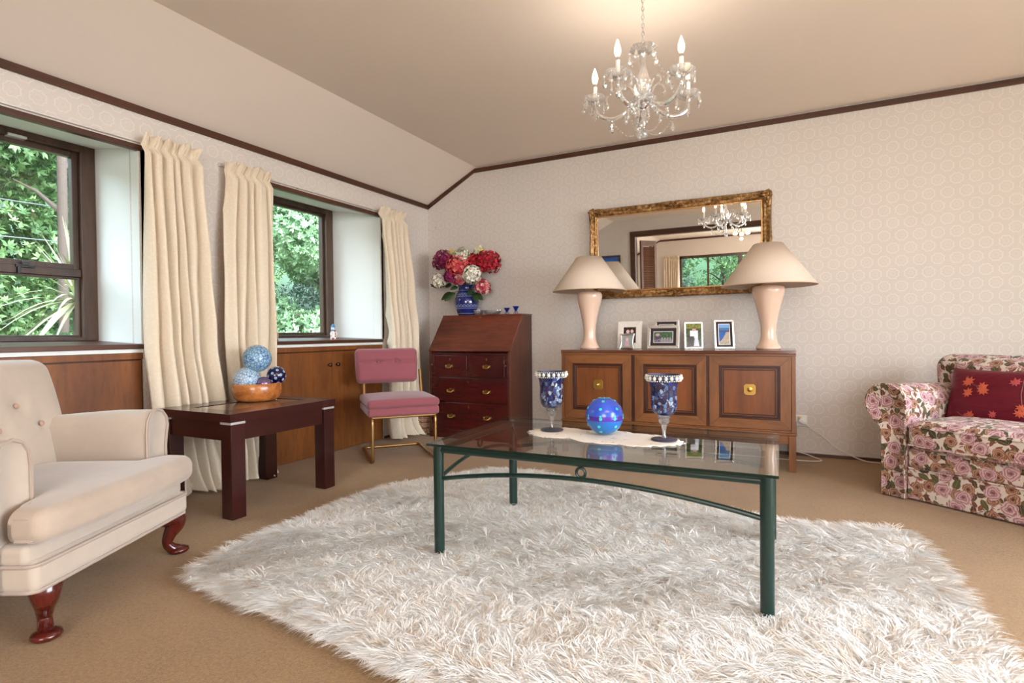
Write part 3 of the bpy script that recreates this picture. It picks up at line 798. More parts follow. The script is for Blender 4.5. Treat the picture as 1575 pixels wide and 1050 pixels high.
# ================================================================== COFFEE TABLE
CTO = (2.4985, -2.307); CTR = radians(.9); CTZ = .471
def coffee_table():
    t = thing('coffee_table', 'glass-topped coffee table with dark green tubular metal frame standing on the white rug', 'coffee table', (*CTO, 0), CTR)
    a, b = .625, .374
    MB().box(-a, -b, CTZ-.010, a, b, CTZ).build('glass_top', M['tableglass'], t, smooth=0)
    g = MB(); e = .0012
    g.box(-a-e, -b-e, CTZ-.0095, a+e, -b, CTZ-.0005); g.box(-a-e, b, CTZ-.0095, a+e, b+e, CTZ-.0005); g.box(-a-e, -b, CTZ-.0095, -a, b, CTZ-.0005); g.box(a, -b, CTZ-.0095, a+e, b, CTZ-.0005)
    g.build('glass_edge', M['glassedge'], t, smooth=0)
    lx, ly = .593, .338
    for sx in (-1, 1):
        for sy in (-1, 1):
            l = MB().tube([(sx*lx, sy*ly, .012), (sx*lx, sy*ly, CTZ-.014)], .0205, 20).build('leg', M['green'], t)
            MB().tube([(sx*lx, sy*ly, CTZ-.014), (sx*lx, sy*ly, CTZ-.0102)], .012, 14).build('rubber_pad', plain('clear_pad', (.5, .55, .5), .3), l)
    zr = CTZ-.028
    for s in (-1, 1):
        for horiz in (True, False):
            L = lx if horiz else ly; off = ly if horiz else lx
            def P(u, z): return (u, s*off, z) if horiz else (s*off, u, z)
            r = MB().tube([P(-L, zr), P(L, zr)], .0125, 14).build('rail', M['green'], t)
            rise = .060 if horiz else .052
            zb = zr-.118
            pts = [P(-L+2*L*i/28, zb+rise*(1-((i/14-1)**2))) for i in range(29)]
            ar = MB().tube(pts, .0085, 10).build('arch', M['green'], t)
            cz = zr-.034; n = 20
            rg = MB().tube([P(.0165*cos(2*pi*i/n), cz+.0165*sin(2*pi*i/n)) for i in range(n)], .0055, 8, closed=True).build('ring', M['green'], t)
coffee_table()

# ================================================================== PINK CANTILEVER CHAIR
def pink_chair():
    t = thing('cantilever_chair', 'pink upholstered cantilever chair on a brass tube frame beside the bureau', 'chair', (.70, -1.32, 0), atan(-.665, .745))
    r = .0125
    w = .222
    def rc(P, rad, n=6):   # polyline with rounded corners
        out = [Vector(P[0])]
        for i in range(1, len(P)-1):
            p, a, b = Vector(P[i]), Vector(P[i-1]), Vector(P[i+1]); da = (a-p).normalized()*rad; db = (b-p).normalized()*rad
            for k in range(n+1):
                u = k/n; out.append((p+da)*(1-u)**2+p*2*u*(1-u)+(p+db)*u*u)
        out.append(Vector(P[-1])); return out
    for s in (-1, 1):
        pts = rc([(-.53, s*.02, r), (-.53, s*w, r), (.02, s*w, r), (.03, s*w, .322), (-.40, s*w, .322), (-.485, s*w, .62)], .045)
        MB().tube(pts, r, 12).build('frame_tube', M['brassold2'], t)
    MB().tube([(-.53, -.021, r), (-.53, .021, r)], r, 12).build('rear_runner', M['brassold2'], t)
    MB().tube([(.026, -w, .322), (.026, w, .322)], .009, 10).build('front_bar', M['brassold2'], t)
    MB().rbox((-.195, -.004, .362), (.255, .250, .031), .018, 3, 6).build('seat_base', M['pink'], t, smooth=80)
    def dome(x, y, z, w_):
        w_ = list(w_); k = max(0, (1-abs(x)**3))*max(0, (1-abs(y)**3))
        if z > 0: w_[2] += .018*k
        return w_
    MB().rbox((-.195, -.004, .418), (.262, .254, .030), .026, 5, 10, dome).build('seat_cushion', M['pink'], t, smooth=80)
    # back cushion, tufted along its upper third with two buttons
    R = Matrix.Translation((-.455, -.045, .66)) @ Matrix.Rotation(radians(-9), 4, 'Y')
    def tuft(x, y, z, w_):
        w_ = list(w_); k = max(0, 1-abs(y)**4)*max(0, 1-abs(z)**4)
        if x > 0:
            w_[0] += .016*k
            s = math.exp(-((w_[2]-.028)/.012)**2)*(1 if abs(w_[1]) < .215 else .0)
            w_[0] -= .010*s
            for by in (-.072, .072):
                w_[0] -= .018*math.exp(-(((w_[2]-.028)/.018)**2+((w_[1]-by)/.022)**2))
        w_[1] *= 1-.035*max(0, -z)
        return w_
    bk = MB(R).rbox((0, 0, 0), (.036, .240, .134), .034, 5, 44, tuft).build('backrest', M['pink'], t, smooth=80)
    for by in (-.072, .072):
        MB(R).sphere((.036, by, .028), .009, 12, 8, (.5, 1, 1)).build('button', M['pink'], bk)
def atan(y, x): return math.atan2(y, x)
M['brassold2'] = plain('bronzed_brass_tube', srgb(176, 138, 88), .3, .9, .12, 14)
pink_chair()

# ================================================================== ARMCHAIR
def armchair():
    t = thing('armchair', 'oatmeal velvet armchair with tufted back and cabriole legs at the left edge', 'armchair', (1.03, -3.345, 0), atan(.45, .893))
    c = -.055; V = M['velvet']
    # seat base in two bands with a piped seam
    def taper(x, y, z, w): w = list(w); w[1] *= 1+.0*z; return w
    MB().rbox((-.30, c, .221), (.345, .370, .044), .024, 4, 8).build('base', V, t, smooth=80)
    MB().rbox((-.31, c, .283), (.330, .370, .030), .020, 4, 8).build('base_band', V, t, smooth=80)
    def loop(hx, hy, z, rad, cx=-.30, n=6):
        out = []
        for sx, sy, a0 in ((1, 1, 0), (-1, 1, 90), (-1, -1, 180), (1, -1, 270)):
            for i in range(n+1):
                a = radians(a0+90*i/n); out.append((cx+sx*(hx-rad)+rad*cos(a), c+sy*(hy-rad)+rad*sin(a), z))
        return out
    MB().tube(loop(.345, .371, .256, .03), .0058, 6, closed=True).build('piping', M['pipe'], t)
    MB().tube(loop(.341, .366, .181, .03), .0058, 6, closed=True).build('piping', M['pipe'], t)
    # T-shaped seat cushion
    def seatfn(x, y, z, w):
        w = list(w); 
        k = max(0, 1-abs(x)**4)*max(0, 1-abs(y)**4)
        w[2] += (.018*k if z > 0 else 0)
        if w[0] < .16:   # narrower behind the arm fronts
            u = min(1, (.16-w[0])/.03); w[1] *= 1-(1-.262/.375)*u
        if w[0] > .18: w[0] -= .03*abs(y)**3
        return w
    cu = MB(); cu.rbox((-.185, c, .364), (.285, .375, .050), .038, 6, 26, seatfn); cu.build('seat_cushion', M['velvet_seat'], t, smooth=80)
    for z, k in ((.396, 1.0), (.332, 1.0)):
        pts = []
        for i in range(41):
            y = -1+2*i/40; pts.append((-.185+.285-.03*abs(y)**3-.013-.06*max(0, abs(y)-.86)*4*max(0, abs(y)-.86)*6, c+.368*y, z-.004*abs(y)**6))
        pts = [(-.01, c-.368, z-.004)]+pts+[(-.01, c+.368, z-.004)]
        MB().tube(pts, .0058, 6).build('piping', M['pipe'], t)
    # arms: padded roll over a flat side, curving in at the front
    for s in (-1, 1):
        prof = [(.262, .30), (.262, .52), (.268, .565), (.290, .596), (.325, .608), (.362, .598), (.388, .570), (.396, .535), (.388, .50), (.380, .45), (.384, .30), (.388, .17)]
        N = len(prof); xs = [-.135, -.128, -.15, -.25, -.36, -.47, -.56, -.64]
        g = MB(); vs = []
        secs = [(-.058, .90), (-.052, .965), (-.062, 1.0), (-.2, 1), (-.32, 1), (-.44, .99), (-.55, .975), (-.64, .95)]
        for x, k in secs:
            for y, z in prof:
                yy = .328+(y-.328)*(k if x > -.060 else 1); zz = z if z < .5 else .5+(z-.5)*k
                drop = .0 if x > -.2 else -.03*((-.2-x)/.44)
                vs.append((x, c+s*yy, zz+(drop if z > .4 else 0)))
        fs = []
        for i in range(len(secs)-1):
            for j in range(N-1):
                q = (i*N+j, i*N+j+1, (i+1)*N+j+1, (i+1)*N+j); fs.append(q if s > 0 else q[::-1])
        fs.append(tuple(range(N))[::-1] if s > 0 else tuple(range(N))); fs.append(tuple((len(secs)-1)*N+j for j in range(N)) if s > 0 else tuple((len(secs)-1)*N+j for j in range(N))[::-1])
        g.add(vs, fs); ar = g.build('arm', V, t, smooth=75)
        MB().tube([(-.053, c+s*(.328+(y-.328)*.985), z) for y, z in prof], .0058, 6).build('piping', M['pipe'], ar)
    # reclining tufted back
    R = Matrix.Translation((-.528, c, .545)) @ Matrix.Rotation(radians(-12), 4, 'Y')
    bt = [(-.18, .10), (0, .10), (.18, .10), (-.27, .02), (-.09, .02), (.09, .02), (.27, .02)]
    bt = [(y-.03*(1 if y > 0 else -1 if y < 0 else 0), z-.012) for y, z in bt]
    def backfn(x, y, z, w):
        w = list(w)
        k = max(0, 1-abs(y)**4)*max(0, 1-abs(z)**4)
        if x > 0:
            w[0] += .035*k
            for by, bz in bt: w[0] -= .020*math.exp(-(((w[1]-by)/.030)**2+((w[2]-bz)/.030)**2))
        w[1] *= 1-.05*max(0, z)**2
        if z > 0: w[2] -= .008*abs(y)**3
        return w
    bo = MB(R).rbox((0, 0, .0), (.062, .395, .278), .055, 6, 40, backfn).build('backrest', V, t, smooth=80)
    for by, bz in bt:
        MB(R).sphere((.085-.02*0, by, bz), .011, 12, 8, (.55, 1, 1)).build('button', M['btn'], bo)
    # cabriole legs with pad feet
    for sx, sy in ((1, 1), (1, -1), (-1, 1), (-1, -1)):
        fx = 0 if sx > 0 else -.60; fy = sy*.337+ (c if sx < 0 else 0)*0
        ox, oy = (.70*sx, .70*sy)
        def P(d, z): return (fx-.035*sx+ox*d, fy-.035*sy+oy*d, z)
        if sx > 0: pts = [P(-.035, .20), P(-.012, .172), P(.022, .148), P(.026, .122), P(.006, .085), P(-.004, .052), P(.010, .028), P(.030, .015)]; rs = [.050, .050, .043, .036, .025, .019, .021, .024]
        else: pts = [P(-.02, .20), P(-.015, .15), P(.0, .08), P(.03, .0)]; rs = [.036, .03, .024, .02]
        pp = catmull(pts, 5); rr2 = []
        for i in range(len(pp)):
            u = i/5; k = int(min(u, len(rs)-2)); rr2.append(rs[k]+(rs[k+1]-rs[k])*(u-k))
        l = MB().tube(pp, rr2, 14).build('leg', M['redwood'], t, smooth=80)
        if sx > 0:
            q = P(.036, 0)
            MB().lathe([(.018, .001), (.034, .004), (.041, .012), (.038, .021), (.024, .028), (.0, .031)], 20, (q[0], q[1], 0)).build('pad_foot', M['redwood'], l, smooth=80)
            MB().rbox((fx-.085, fy-.02*sy, .172), (.055, .016, .022), .012, 3, 2).build('leg_bracket', M['redwood'], l, smooth=80)
            MB().rbox((fx-.03, fy-.075*sy, .172), (.016, .05, .022), .012, 3, 2).build('leg_bracket', M['redwood'], l, smooth=80)
M['redwood'] = wood('polished_redwood', srgb(52, 12, 10), srgb(98, 32, 22), 2, 9, .18, stretch=5, coat=.5)
armchair()

# ================================================================== SOFA
def sofa():
    t = thing('sofa', 'rose-patterned floral sofa with rolled arms at the right edge of the picture', 'sofa', (3.604, -.885, 0), atan(-.59, .81))
    F = M['floral']; Lx = 1.80
    def bx(name, c, h, r, fn=None, m=8, par=None): return MB().rbox(c, h, r, 4, m, fn).build(name, F, par or t, smooth=80, uvbox=True)
    bx('base', (Lx/2, .42, .088), (Lx/2-.112, .40, .082), .012)
    bx('seat_border', (Lx/2, .41, .222), (Lx/2-.112, .395, .055), .03)
    MB().tube([(.112, .018, .170), (Lx-.112, .018, .170)], .005, 6).build('piping', F, t, uvbox=True)
    def dome(x, y, z, w):
        w = list(w); k = max(0, 1-abs(x)**4)*max(0, 1-abs(y)**4); w[2] += .022*k*(1 if z > 0 else -.0); 
        if y < 0: w[1] -= .012*(1-abs(x)**4)
        return w
    n = 2; wd = (Lx-.236)/n
    for i in range(n):
        cx = .118+wd*(i+.5)
        cu = bx('seat_cushion', (cx, .285, .342), (wd/2-.003, .30, .070), .05, dome, 12)
        for z in (.392, .296):
            pts = [(cx-wd/2+.01, .10, z)]+[(cx-wd/2+.02+(wd-.04)*k/20, -.012-.012*(1-abs(k/10-1)**4), z) for k in range(21)]+[(cx+wd/2-.01, .10, z)]
            MB().tube(pts, .0045, 6).build('piping', F, cu, uvbox=True)
    # rolled arms
    for s, ox in ((1, 0.0), (-1, Lx)):
        cx, cz, R = .014, .502, .104
        prof = [(.112, .0), (.112, .40), (.116, .44)]
        prof += [(cx+R*cos(radians(a)), cz+R*sin(radians(a))) for a in range(-10, 226, 12)]
        prof += [(-.045, .405), (-.012, .375), (-.002, .34), (-.002, 0)]
        N = len(prof); secs = [(.006, .955), (0, .985), (.008, 1), (.3, 1), (.55, 1), (.80, 1)]
        vs = []; fs = []
        for y, k in secs:
            for x, z in prof:
                mx, mz = .05, .45
                dz = -.03*max(0, y-.1)/.7 if z > .37 else 0
                vs.append((ox+s*(mx+(x-mx)*(k if y < .008 else 1)), y, max(0.004, mz+(z-mz)*(k if (y < .008 and z > .2) else 1)+dz)))
        for i in range(len(secs)-1):
            for j in range(N):
                q = (i*N+j, i*N+(j+1) % N, (i+1)*N+(j+1) % N, (i+1)*N+j); fs.append(q[::-1] if s > 0 else q)
        fs.append(tuple(range(N)) if s > 0 else tuple(range(N))[::-1]); fs.append(tuple((len(secs)-1)*N+j for j in range(N))[::-1] if s > 0 else tuple((len(secs)-1)*N+j for j in range(N)))
        g = MB().add(vs, fs); ar = g.build('arm', F, t, smooth=75, uvbox=True)
        MB().tube([(ox+s*(.05+(x-.05)*.995), .002, .45+(z-.45)*.995 if z > .2 else max(z, .006)) for x, z in prof], .0045, 6).build('piping', F, ar, uvbox=True)
    # back with a soft rolled top
    def backfn(x, y, z, w):
        w = list(w)
        if z > .5: w[1] += -.01*(z-.5)
        w[1] += .05*z          # reclines
        if y < 0: w[1] -= .022*max(0, 1-abs(z)**3)*max(0, 1-abs(x)**8)
        w[0] += (.035*max(0, z)-.02*max(0, -z))*(1 if x > 0 else -1)
        return w
    bx('backrest', (Lx/2, .73, .41), (Lx/2+.055, .105, .335), .085, backfn, 16)
    for i in range(n):
        cx = .06+(Lx-.12)/n*(i+.5)
        def cf(x, y, z, w):
            w = list(w); 
            if y < 0: w[1] -= .03*max(0, 1-abs(x)**4)*max(0, 1-abs(z)**4)
            w[1] += .045*z; return w
        bx('back_cushion', (cx, .600, .575), ((Lx-.12)/n/2-.003, .065, .158), .055, cf, 12)
M['chintzpipe'] = fabric('chintz_piping', srgb(186, 160, 148), .8)
sofa()

def pillow():
    # burgundy satin cushion leaning in the sofa's near corner, embroidered with leaf sprigs
    base = Matrix.Translation((3.604, -.885, 0)) @ Matrix.Rotation(atan(-.59, .81), 4, 'Z')
    t = thing('throw_pillow', 'burgundy satin throw pillow with orange embroidered leaves on the floral sofa', 'pillow', (0, 0, 0))
    loc = base @ Vector((.348, .415, .530)); t.location = loc; t.rotation_euler = (radians(-17), 0, atan(-.59, .81)+radians(-6))
    def fn(x, y, z, w):
        w = list(w); e = (1-abs(x)**2.6)*(1-abs(z)**2.6); e = max(0, e)**.55
        w[1] = y*(.006+.064*e); 
        w[0] *= 1-.045*(1-abs(z)**2); w[2] *= 1-.05*(1-abs(x)**2)
        return w
    S = M['satin']; pb = MB().rbox((0, 0, 0), (.235, .05, .155), .004, 1, 22, fn).build('cover', S, t, smooth=80)
    def yf(x, z):
        X, Z = x/.235, z/.155; e = max(0, (1-abs(X)**2.6)*(1-abs(Z)**2.6))**.55; return -(.006+.064*e)-.0022
    lf = [(0, .0), (.10, .22), (.34, .14), (.26, .34), (.55, .42), (.32, .52), (.42, .78), (.16, .66), (0, 1.0), (-.16, .66), (-.42, .78), (-.32, .52), (-.55, .42), (-.26, .34), (-.34, .14), (-.10, .22)]
    def leaf(cx, cz, s, ang, m, par):
        pts = []
        for x, y in lf:
            a = radians(ang); X = cx+s*(x*cos(a)-y*sin(a)); Z = cz+s*(x*sin(a)+y*cos(a)); pts.append((X, Z))
        cxm = sum(p[0] for p in pts)/16; czm = sum(p[1] for p in pts)/16
        vs = [(cxm, yf(cxm, czm)-.002, czm)]+[(p[0], yf(*p), p[1]) for p in pts]
        MB().add(vs, [(0, 1+(i+1) % 16, 1+i) for i in range(16)]).build('embroidered_leaf', m, par, smooth=0, solid=.0012)
    O, P2 = M['thread_orange'], M['thread_pink']
    for a in ((-.10, .045, .062, 35, O), (-.065, .03, .055, -60, O), (-.05, .0, .058, -25, O), (-.085, -.005, .055, 60, O), (-.12, -.125, .035, -70, P2), (-.09, -.125, .04, -20, O), (.10, .06, .05, 20, P2), (.14, -.03, .045, 160, O), (.13, -.10, .05, 0, O), (.03, -.11, .04, 40, P2)):
        leaf(*a[:4], a[4], pb)
    for P in (((-.13, .10), (-.10, .06), (-.07, .045), (-.055, .02)), ((-.15, -.10), (-.13, -.115), (-.10, -.12)), ((.12, .11), (.125, .02), (.14, -.06))):
        MB().tube([(x, yf(x, z), z) for x, z in P], .0015, 5).build('embroidered_stem', M['thread_green'], pb)
def satin():
    t = NT('burgundy_satin'); n = t.noise(t.mapr(t.obj(), (3, 3, 9)), 3, 4, .6)
    t.col(t.mix(n, srgb(84, 2, 26), srgb(116, 6, 38))); t.rough(.42); t.p(**{'Specular_IOR_Level': .35}); t.bump(n, .35, .02); return t.m
M['satin'] = satin()
M['thread_orange'] = plain('orange_thread', srgb(200, 92, 64), .5, 0, .25, 160)
M['thread_pink'] = plain('coral_thread', srgb(186, 76, 80), .5, 0, .25, 160)
M['thread_green'] = plain('olive_thread', srgb(130, 96, 80), .5)
pillow()
# ================================================================== GILT MIRROR (leans 2 degrees off the wall)
def mirror():
    x0, x1, z0, z1 = 1.672, 3.038, 1.178, 1.912
    o = (x0+x1)/2; w = (x1-x0)/2; h = (z1-z0)
    t = thing('wall_mirror', 'wide rectangular mirror in an ornate gilt frame hanging above the sideboard', 'mirror', (o, -.022, z0)); t.rotation_euler = (radians(2), 0, radians(.45))
    prof = [(0, 0), (0, .022), (.010, .034), (.022, .030), (.034, .020), (.046, .024), (.056, .018), (.064, .012), (.070, .012), (.070, 0)]
    cs = [(-w, 0), (w, 0), (w, h), (-w, h)]
    dirs = [(1, 1), (-1, 1), (-1, -1), (1, -1)]
    for k in range(4):
        (ax, az), (bx_, bz) = cs[k], cs[(k+1) % 4]; da, db = dirs[k], dirs[(k+1) % 4]
        n = 90 if k % 2 == 0 else 48
        L = math.hypot(bx_-ax, bz-az)
        vs = []; fs = []
        for i in range(n+1):
            u = i/n; e = min(u, 1-u)*L
            orn = math.exp(-(e/.085)**2)+.8*math.exp(-((u-.5)*L/.075)**2)
            for j, (q, dpt) in enumerate(prof):
                px = (ax+da[0]*q)*(1-u)+(bx_+db[0]*q)*u; pz = (az+da[1]*q)*(1-u)+(bz+db[1]*q)*u
                bump = 0
                if 0 < j < 6: bump = orn*.010*abs(sin(e*95+j*1.3))*(.5+.5*cos(j*2.1+e*60))+.002*sin(e*23+j)
                off = orn*.010*abs(sin(e*60)) if j in (0, 1) else 0
                vs.append((px-da[0]*off*(1 if k % 2 else 0)*.8, -(dpt+bump), pz-da[1]*off*(0 if k % 2 else 1)*.8))
        N = len(prof)
        for i in range(n):
            for j in range(N-1):
                q = (i*N+j, (i+1)*N+j, (i+1)*N+j+1, i*N+j+1); fs.append(q[::-1])
        MB().add(vs, fs).build('frame_moulding', M['gold'], t, smooth=55)
    lip = MB()
    for b0, b1 in ((.060, .068),):
        lip.box(-w+b0, -.018, b0, w-b0, -.008, b1); lip.box(-w+b0, -.018, h-b1, w-b0, -.008, h-b0); lip.box(-w+b0, -.018, b1, -w+b1, -.008, h-b1); lip.box(w-b1, -.018, b1, w-b0, -.008, h-b1)
    lip.build('inner_lip', M['goldlip'], t, bevel=.002)
    def leafy(cx, cz, ang, s, par):
        R = Matrix.Translation((cx, -.030, cz)) @ Matrix.Rotation(ang, 4, 'Y')
        g = MB(R)
        for k, (dx, dz, rx, rz) in enumerate(((0, 0, .016, .016), (.030, .004, .020, .009), (.056, -.003, .015, .007), (.078, .004, .011, .005), (-.026, .008, .012, .008), (.014, .018, .008, .010), (.040, -.013, .010, .005), (.014, -.018, .008, .009))):
            g.sphere((dx*s, -.004, dz*s), 1, 10, 6, (rx*s, .009*s, rz*s))
        return g.build('carved_ornament', M['gold'], par)
    e = .026
    for cx, cz, a1, a2 in ((-w+e, e, 0, -pi/2), (w-e, e, pi, -pi/2), (-w+e, h-e, 0, pi/2), (w-e, h-e, pi, pi/2)):
        leafy(cx, cz, a1, 1.0, t); leafy(cx, cz, a2, 1.0, t)
    for cz in (e, h-e): leafy(0, cz, 0, .8, t); leafy(0, cz, pi, .8, t)
    MB().box(-w+.055, -.012, .055, w-.055, -.006, h-.055).build('mirror_glass', M['mirror'], t, smooth=0)
    MB().box(-w+.01, -.0055, .01, w-.01, -.001, h-.01).build('backing', M['oakdark'], t, smooth=0)
M['goldlip'] = plain('peach_gilt', srgb(206, 156, 104), .3, .7, .1, 30)
mirror()

# ================================================================== TABLE LAMPS
def lamp(x, y, h, wb, wt, hs, zb, label, s):
    t = thing('table_lamp', label, 'lamp', (x, y, SBT), 0, 'pair of table lamps on the sideboard')
    r = .08*s
    P = [(.0, 0), (r*.92, 0), (r*1.0, .006), (r*1.0, .016), (r*.93, .026), (r*.78, .042), (r*.66, .07), (r*.60, .11), (r*.64, .17), (r*.80, .24), (r*1.0, .31), (r*1.20, .37), (r*1.30, .405), (r*1.31, .425), (r*1.22, .440), (r*.85, .450), (r*.5, .456), (r*.45, .468), (0, .468)]
    P = [(a, b*zb/.468) for a, b in P]
    MB().lathe(P, 36, caps=False).build('base', M['ceramic'], t, smooth=50)
    MB().lathe([(.012, zb), (.012, zb+.03), (.017, zb+.03), (.017, zb+.085), (0, zb+.085)], 16).build('socket', M['white'], t)
    MB().sphere((0, 0, zb+.12), .028, 14, 10, (1, 1, 1.3)).build('bulb', plain('unlit_bulb', (.9, .9, .88), .3), t)
    z0 = hs; z1 = h
    g = MB(); n = 48; vs = []
    g.lathe([(wb, z0), (wt, z1)], n, caps=False)
    sh = g.build('shade', M['shade'], t, smooth=80, solid=.003)
    MB().tube([(wb*cos(2*pi*i/n), wb*sin(2*pi*i/n), z0+.003) for i in range(n)], .0035, 6, closed=True).build('shade_trim', M['shadetrim'], sh)
    MB().tube([(wt*cos(2*pi*i/n), wt*sin(2*pi*i/n), z1-.003) for i in range(n)], .0030, 6, closed=True).build('shade_trim', M['shadetrim'], sh)
    g = MB()
    for a in range(3): g.tube([(0, 0, z1-.02), (wt*cos(a*2.094), wt*sin(a*2.094), z1-.006)], .0018, 5)
    g.build('shade_spider', M['brass'], sh)
    return t
M['ceramic'] = plain('blush_glazed_ceramic', srgb(230, 196, 172), .12, 0, .02, Coat_Weight=.5)
def mk_shade():
    t = NT('cream_lampshade'); t.col(t.mix(t.noise(t.obj(), 200, 2), srgb(226, 206, 186), srgb(234, 216, 198))); t.rough(.9); t.p(**{'Specular_IOR_Level': .1})
    tl = t.n('BsdfTranslucent'); tl.inputs[0].default_value = (.7, .55, .4, 1); mx = t.n('MixShader'); mx.inputs[0].default_value = .12
    t.t.links.new(t.b.outputs[0], mx.inputs[1]); t.t.links.new(tl.outputs[0], mx.inputs[2]); t.t.links.new(mx.outputs[0], t.out.inputs[0]); return t.m
M['shade'] = mk_shade(); M['shadetrim'] = plain('shade_binding', srgb(206, 176, 146), .7)
lamp(1.742, -.30, .718, .285, .099, .452, .470, 'left cream table lamp, with pale ceramic base, nearer the bureau', .97)
lamp(3.024, -.30, .720, .300, .092, .432, .455, 'right cream table lamp, with pink-tinged ceramic base, near the sofa end', 1.0)

# ================================================================== PHOTO FRAMES ON THE SIDEBOARD
def photo_frame(loc, w, h, bw, mat, lean, rz, label, fn, mount=None, bh=None, strut=True, nx=40, curved=False):
    t = thing('photo_frame', label, 'photo frame', loc, radians(rz), 'framed photographs on the sideboard')
    R = Matrix.Rotation(radians(-lean), 4, 'X')
    bh = bh or bw; d = .012
    if not curved:
        for q in (((-w/2, 0), (w/2, 0), (w/2-bw, bh), (-w/2+bw, bh)), ((-w/2, h), (-w/2+bw, h-bh), (w/2-bw, h-bh), (w/2, h)), ((-w/2, 0), (-w/2+bw, bh), (-w/2+bw, h-bh), (-w/2, h)), ((w/2, 0), (w/2, h), (w/2-bw, h-bh), (w/2-bw, bh))):
            MB(R).prism(list(q), -d, 0, 'y').build('frame_side', mat, t, smooth=0, bevel=.0025)
    else:
        g = MB(R); n = 12
        def cur(u, s): return (s*(w/2-.012*(1-(2*u-1)**2)), h*u)
        for s in (-1, 1): g.tube([(cur(i/n, s)[0], -.004, cur(i/n, s)[1]) for i in range(n+1)], .0045, 8)
        for z in (.003, h-.003): g.tube([(-w/2+w*i/n, -.004, z+(.007*(1-(2*i/n-1)**2))*(1 if z < h/2 else -1)) for i in range(n+1)], .0045, 8)
        g.build('frame_side', mat, t)
        MB(R).box(-w/2+.012, -.003, .006, w/2-.012, 0, h-.006).build('frame_panel', M['silver'], t, smooth=0)
    MB(R).box(-w/2+.004, .0005, .004, w/2-.004, .006, h-.004).build('back_board', M['oakdark'], t, smooth=0)
    iw, ih = w-2*bw, h-2*bh
    if mount:
        MB(R).box(-iw/2, -.006, bh, iw/2, -.002, bh+ih).build('mount', M[mount[0]], t, smooth=0)
        m = mount[1]
        MB(R).box(-iw/2+m-.004, -.0068, bh+m-.004, iw/2-m+.004, -.0055, bh+ih-m+.004).build('mount_border', M['white'], t, smooth=0)
        pw, ph, pz = iw-2*m, ih-2*m, bh+m
    else: pw, ph, pz = iw, ih, bh
    print_plane('photograph', pw, ph, fn, t, M['print'], nx, R @ Matrix.Translation((0, -.0075, pz)))
    if strut: ys = h*.62*math.tan(radians(lean))+.010; MB().quadbox([(-.018, ys, h*.62), (.018, ys, h*.62), (.022, ys+.06, 0), (-.022, ys+.06, 0)], [(-.018, ys+.004, h*.62), (.018, ys+.004, h*.62), (.022, ys+.064, 0), (-.022, ys+.064, 0)]).build('easel_strut', M['strut'], t, smooth=0)
    return t
M['darkmount'] = plain('dark_brown_mount', srgb(44, 28, 26), .7); M['whiteframe'] = plain('white_wood_frame', srgb(222, 212, 202), .45)
M['silverframe'] = plain('satin_silver_frame', (.78, .77, .76), .25, .85, .03); M['strut'] = plain('brown_card', srgb(150, 104, 66), .7)
def ns(x, y, s, k=0): return noise.noise(Vector((x*s, y*s, k)))
def ph_group(u, v):
    c = 40+30*ns(u, v, 9)
    for cx, cy, r in ((.35, .72, .14), (.68, .74, .13)):
        if (u-cx)**2+((v-cy)*1.2)**2 < r*r: return (216, 186, 176)
    if v < .62 and (abs(u-.35) < .25 or abs(u-.68) < .2): return (150-60*u, 110, 112)
    return (c+20, c, c)
def ph_child(u, v):
    if (u-.5)**2/.03+(v-.68)**2/.025 < 1: return (226, 190, 178)
    if abs(u-.5) < .24-(.1*v) and v < .55: return (206, 160, 176)
    return (150+40*ns(u, v, 6), 158, 156)
def ph_garden(u, v):
    g = 100+50*ns(u, v, 12)
    if v < .3 and ns(u, v, 14, 3) > .0: return (150, 140, 150)
    if (u-.2)**2/.012+(v-.72)**2/.02 < 1: return (190, 160, 150)
    if abs(u-.2) < .12 and v < .6: return (92, 74, 100)
    for c in (.45, .6, .74, .88):
        if (u-c)**2+(v-.4)**2*.7 < .0016: return (205, 170, 150)
        if abs(u-c) < .05 and v < .36: return (150+60*ns(c, 0, 9), 150, 160)
    return (g*.75, g*1.0, g*.75)
def ph_wedding(u, v):
    g = 50+60*ns(u, v, 14)
    for cx in (.47, .60):
        if (u-cx)**2+((v-.76)*.8)**2 < .0042: return (196, 150, 130) if v < .80 else (60, 44, 36)
    if .26 < u < .54 and .46 < v < .70: return (232, 230, 236)
    if .14 < u < .46 and v < .46: return (28, 26, 36)
    if abs(u-.66) < .13 and .40 < v < .70: return (236, 234, 240)
    if abs(u-.68) < .10+.22*(.42-v) and .04 < v <= .42: return (206, 212, 232)
    if v > .8: return (80+g*.7, 70+g, 50)
    return (g*.8+10, g+16, g*.6)
def ph_coast(u, v):
    if v > .82: return (110, 160, 210)
    if v > .62 - .0*u: return (70+20*ns(u, v, 20), 110, 160) if v > .70 else (60, 84, 120)
    if v < .12+.62*u*u+.08*u+.2*u: return (176+50*ns(u, v, 16), 160+40*ns(u, v, 16), 140)
    return (34, 92, 170)
def ph_dark(u, v): return (60, 50, 50)
Zs = SBT
photo_frame((2.055, -.285, Zs), .185, .212, .045, M['whiteframe'], 10, 2, 'white wide-edged photo frame standing upright behind a tiny silver frame', ph_group, bh=.045)
photo_frame((2.060, -.375, Zs), .108, .118, .022, M['silver'], 9, -2, 'tiny curved silver photo frame in front of the white one', ph_child, curved=True, bh=.02)
photo_frame((2.312, -.300, Zs), .236, .178, .024, M['silverframe'], 9, 0, 'wide silver photo frame with dark mount and garden group photograph', ph_garden, ('darkmount', .026))
photo_frame((2.318, -.205, Zs), .186, .222, .020, M['silverframe'], 6, 0, 'silver photo frame mostly hidden, its top edge showing behind the wide frame', ph_dark, ('darkmount', .02))
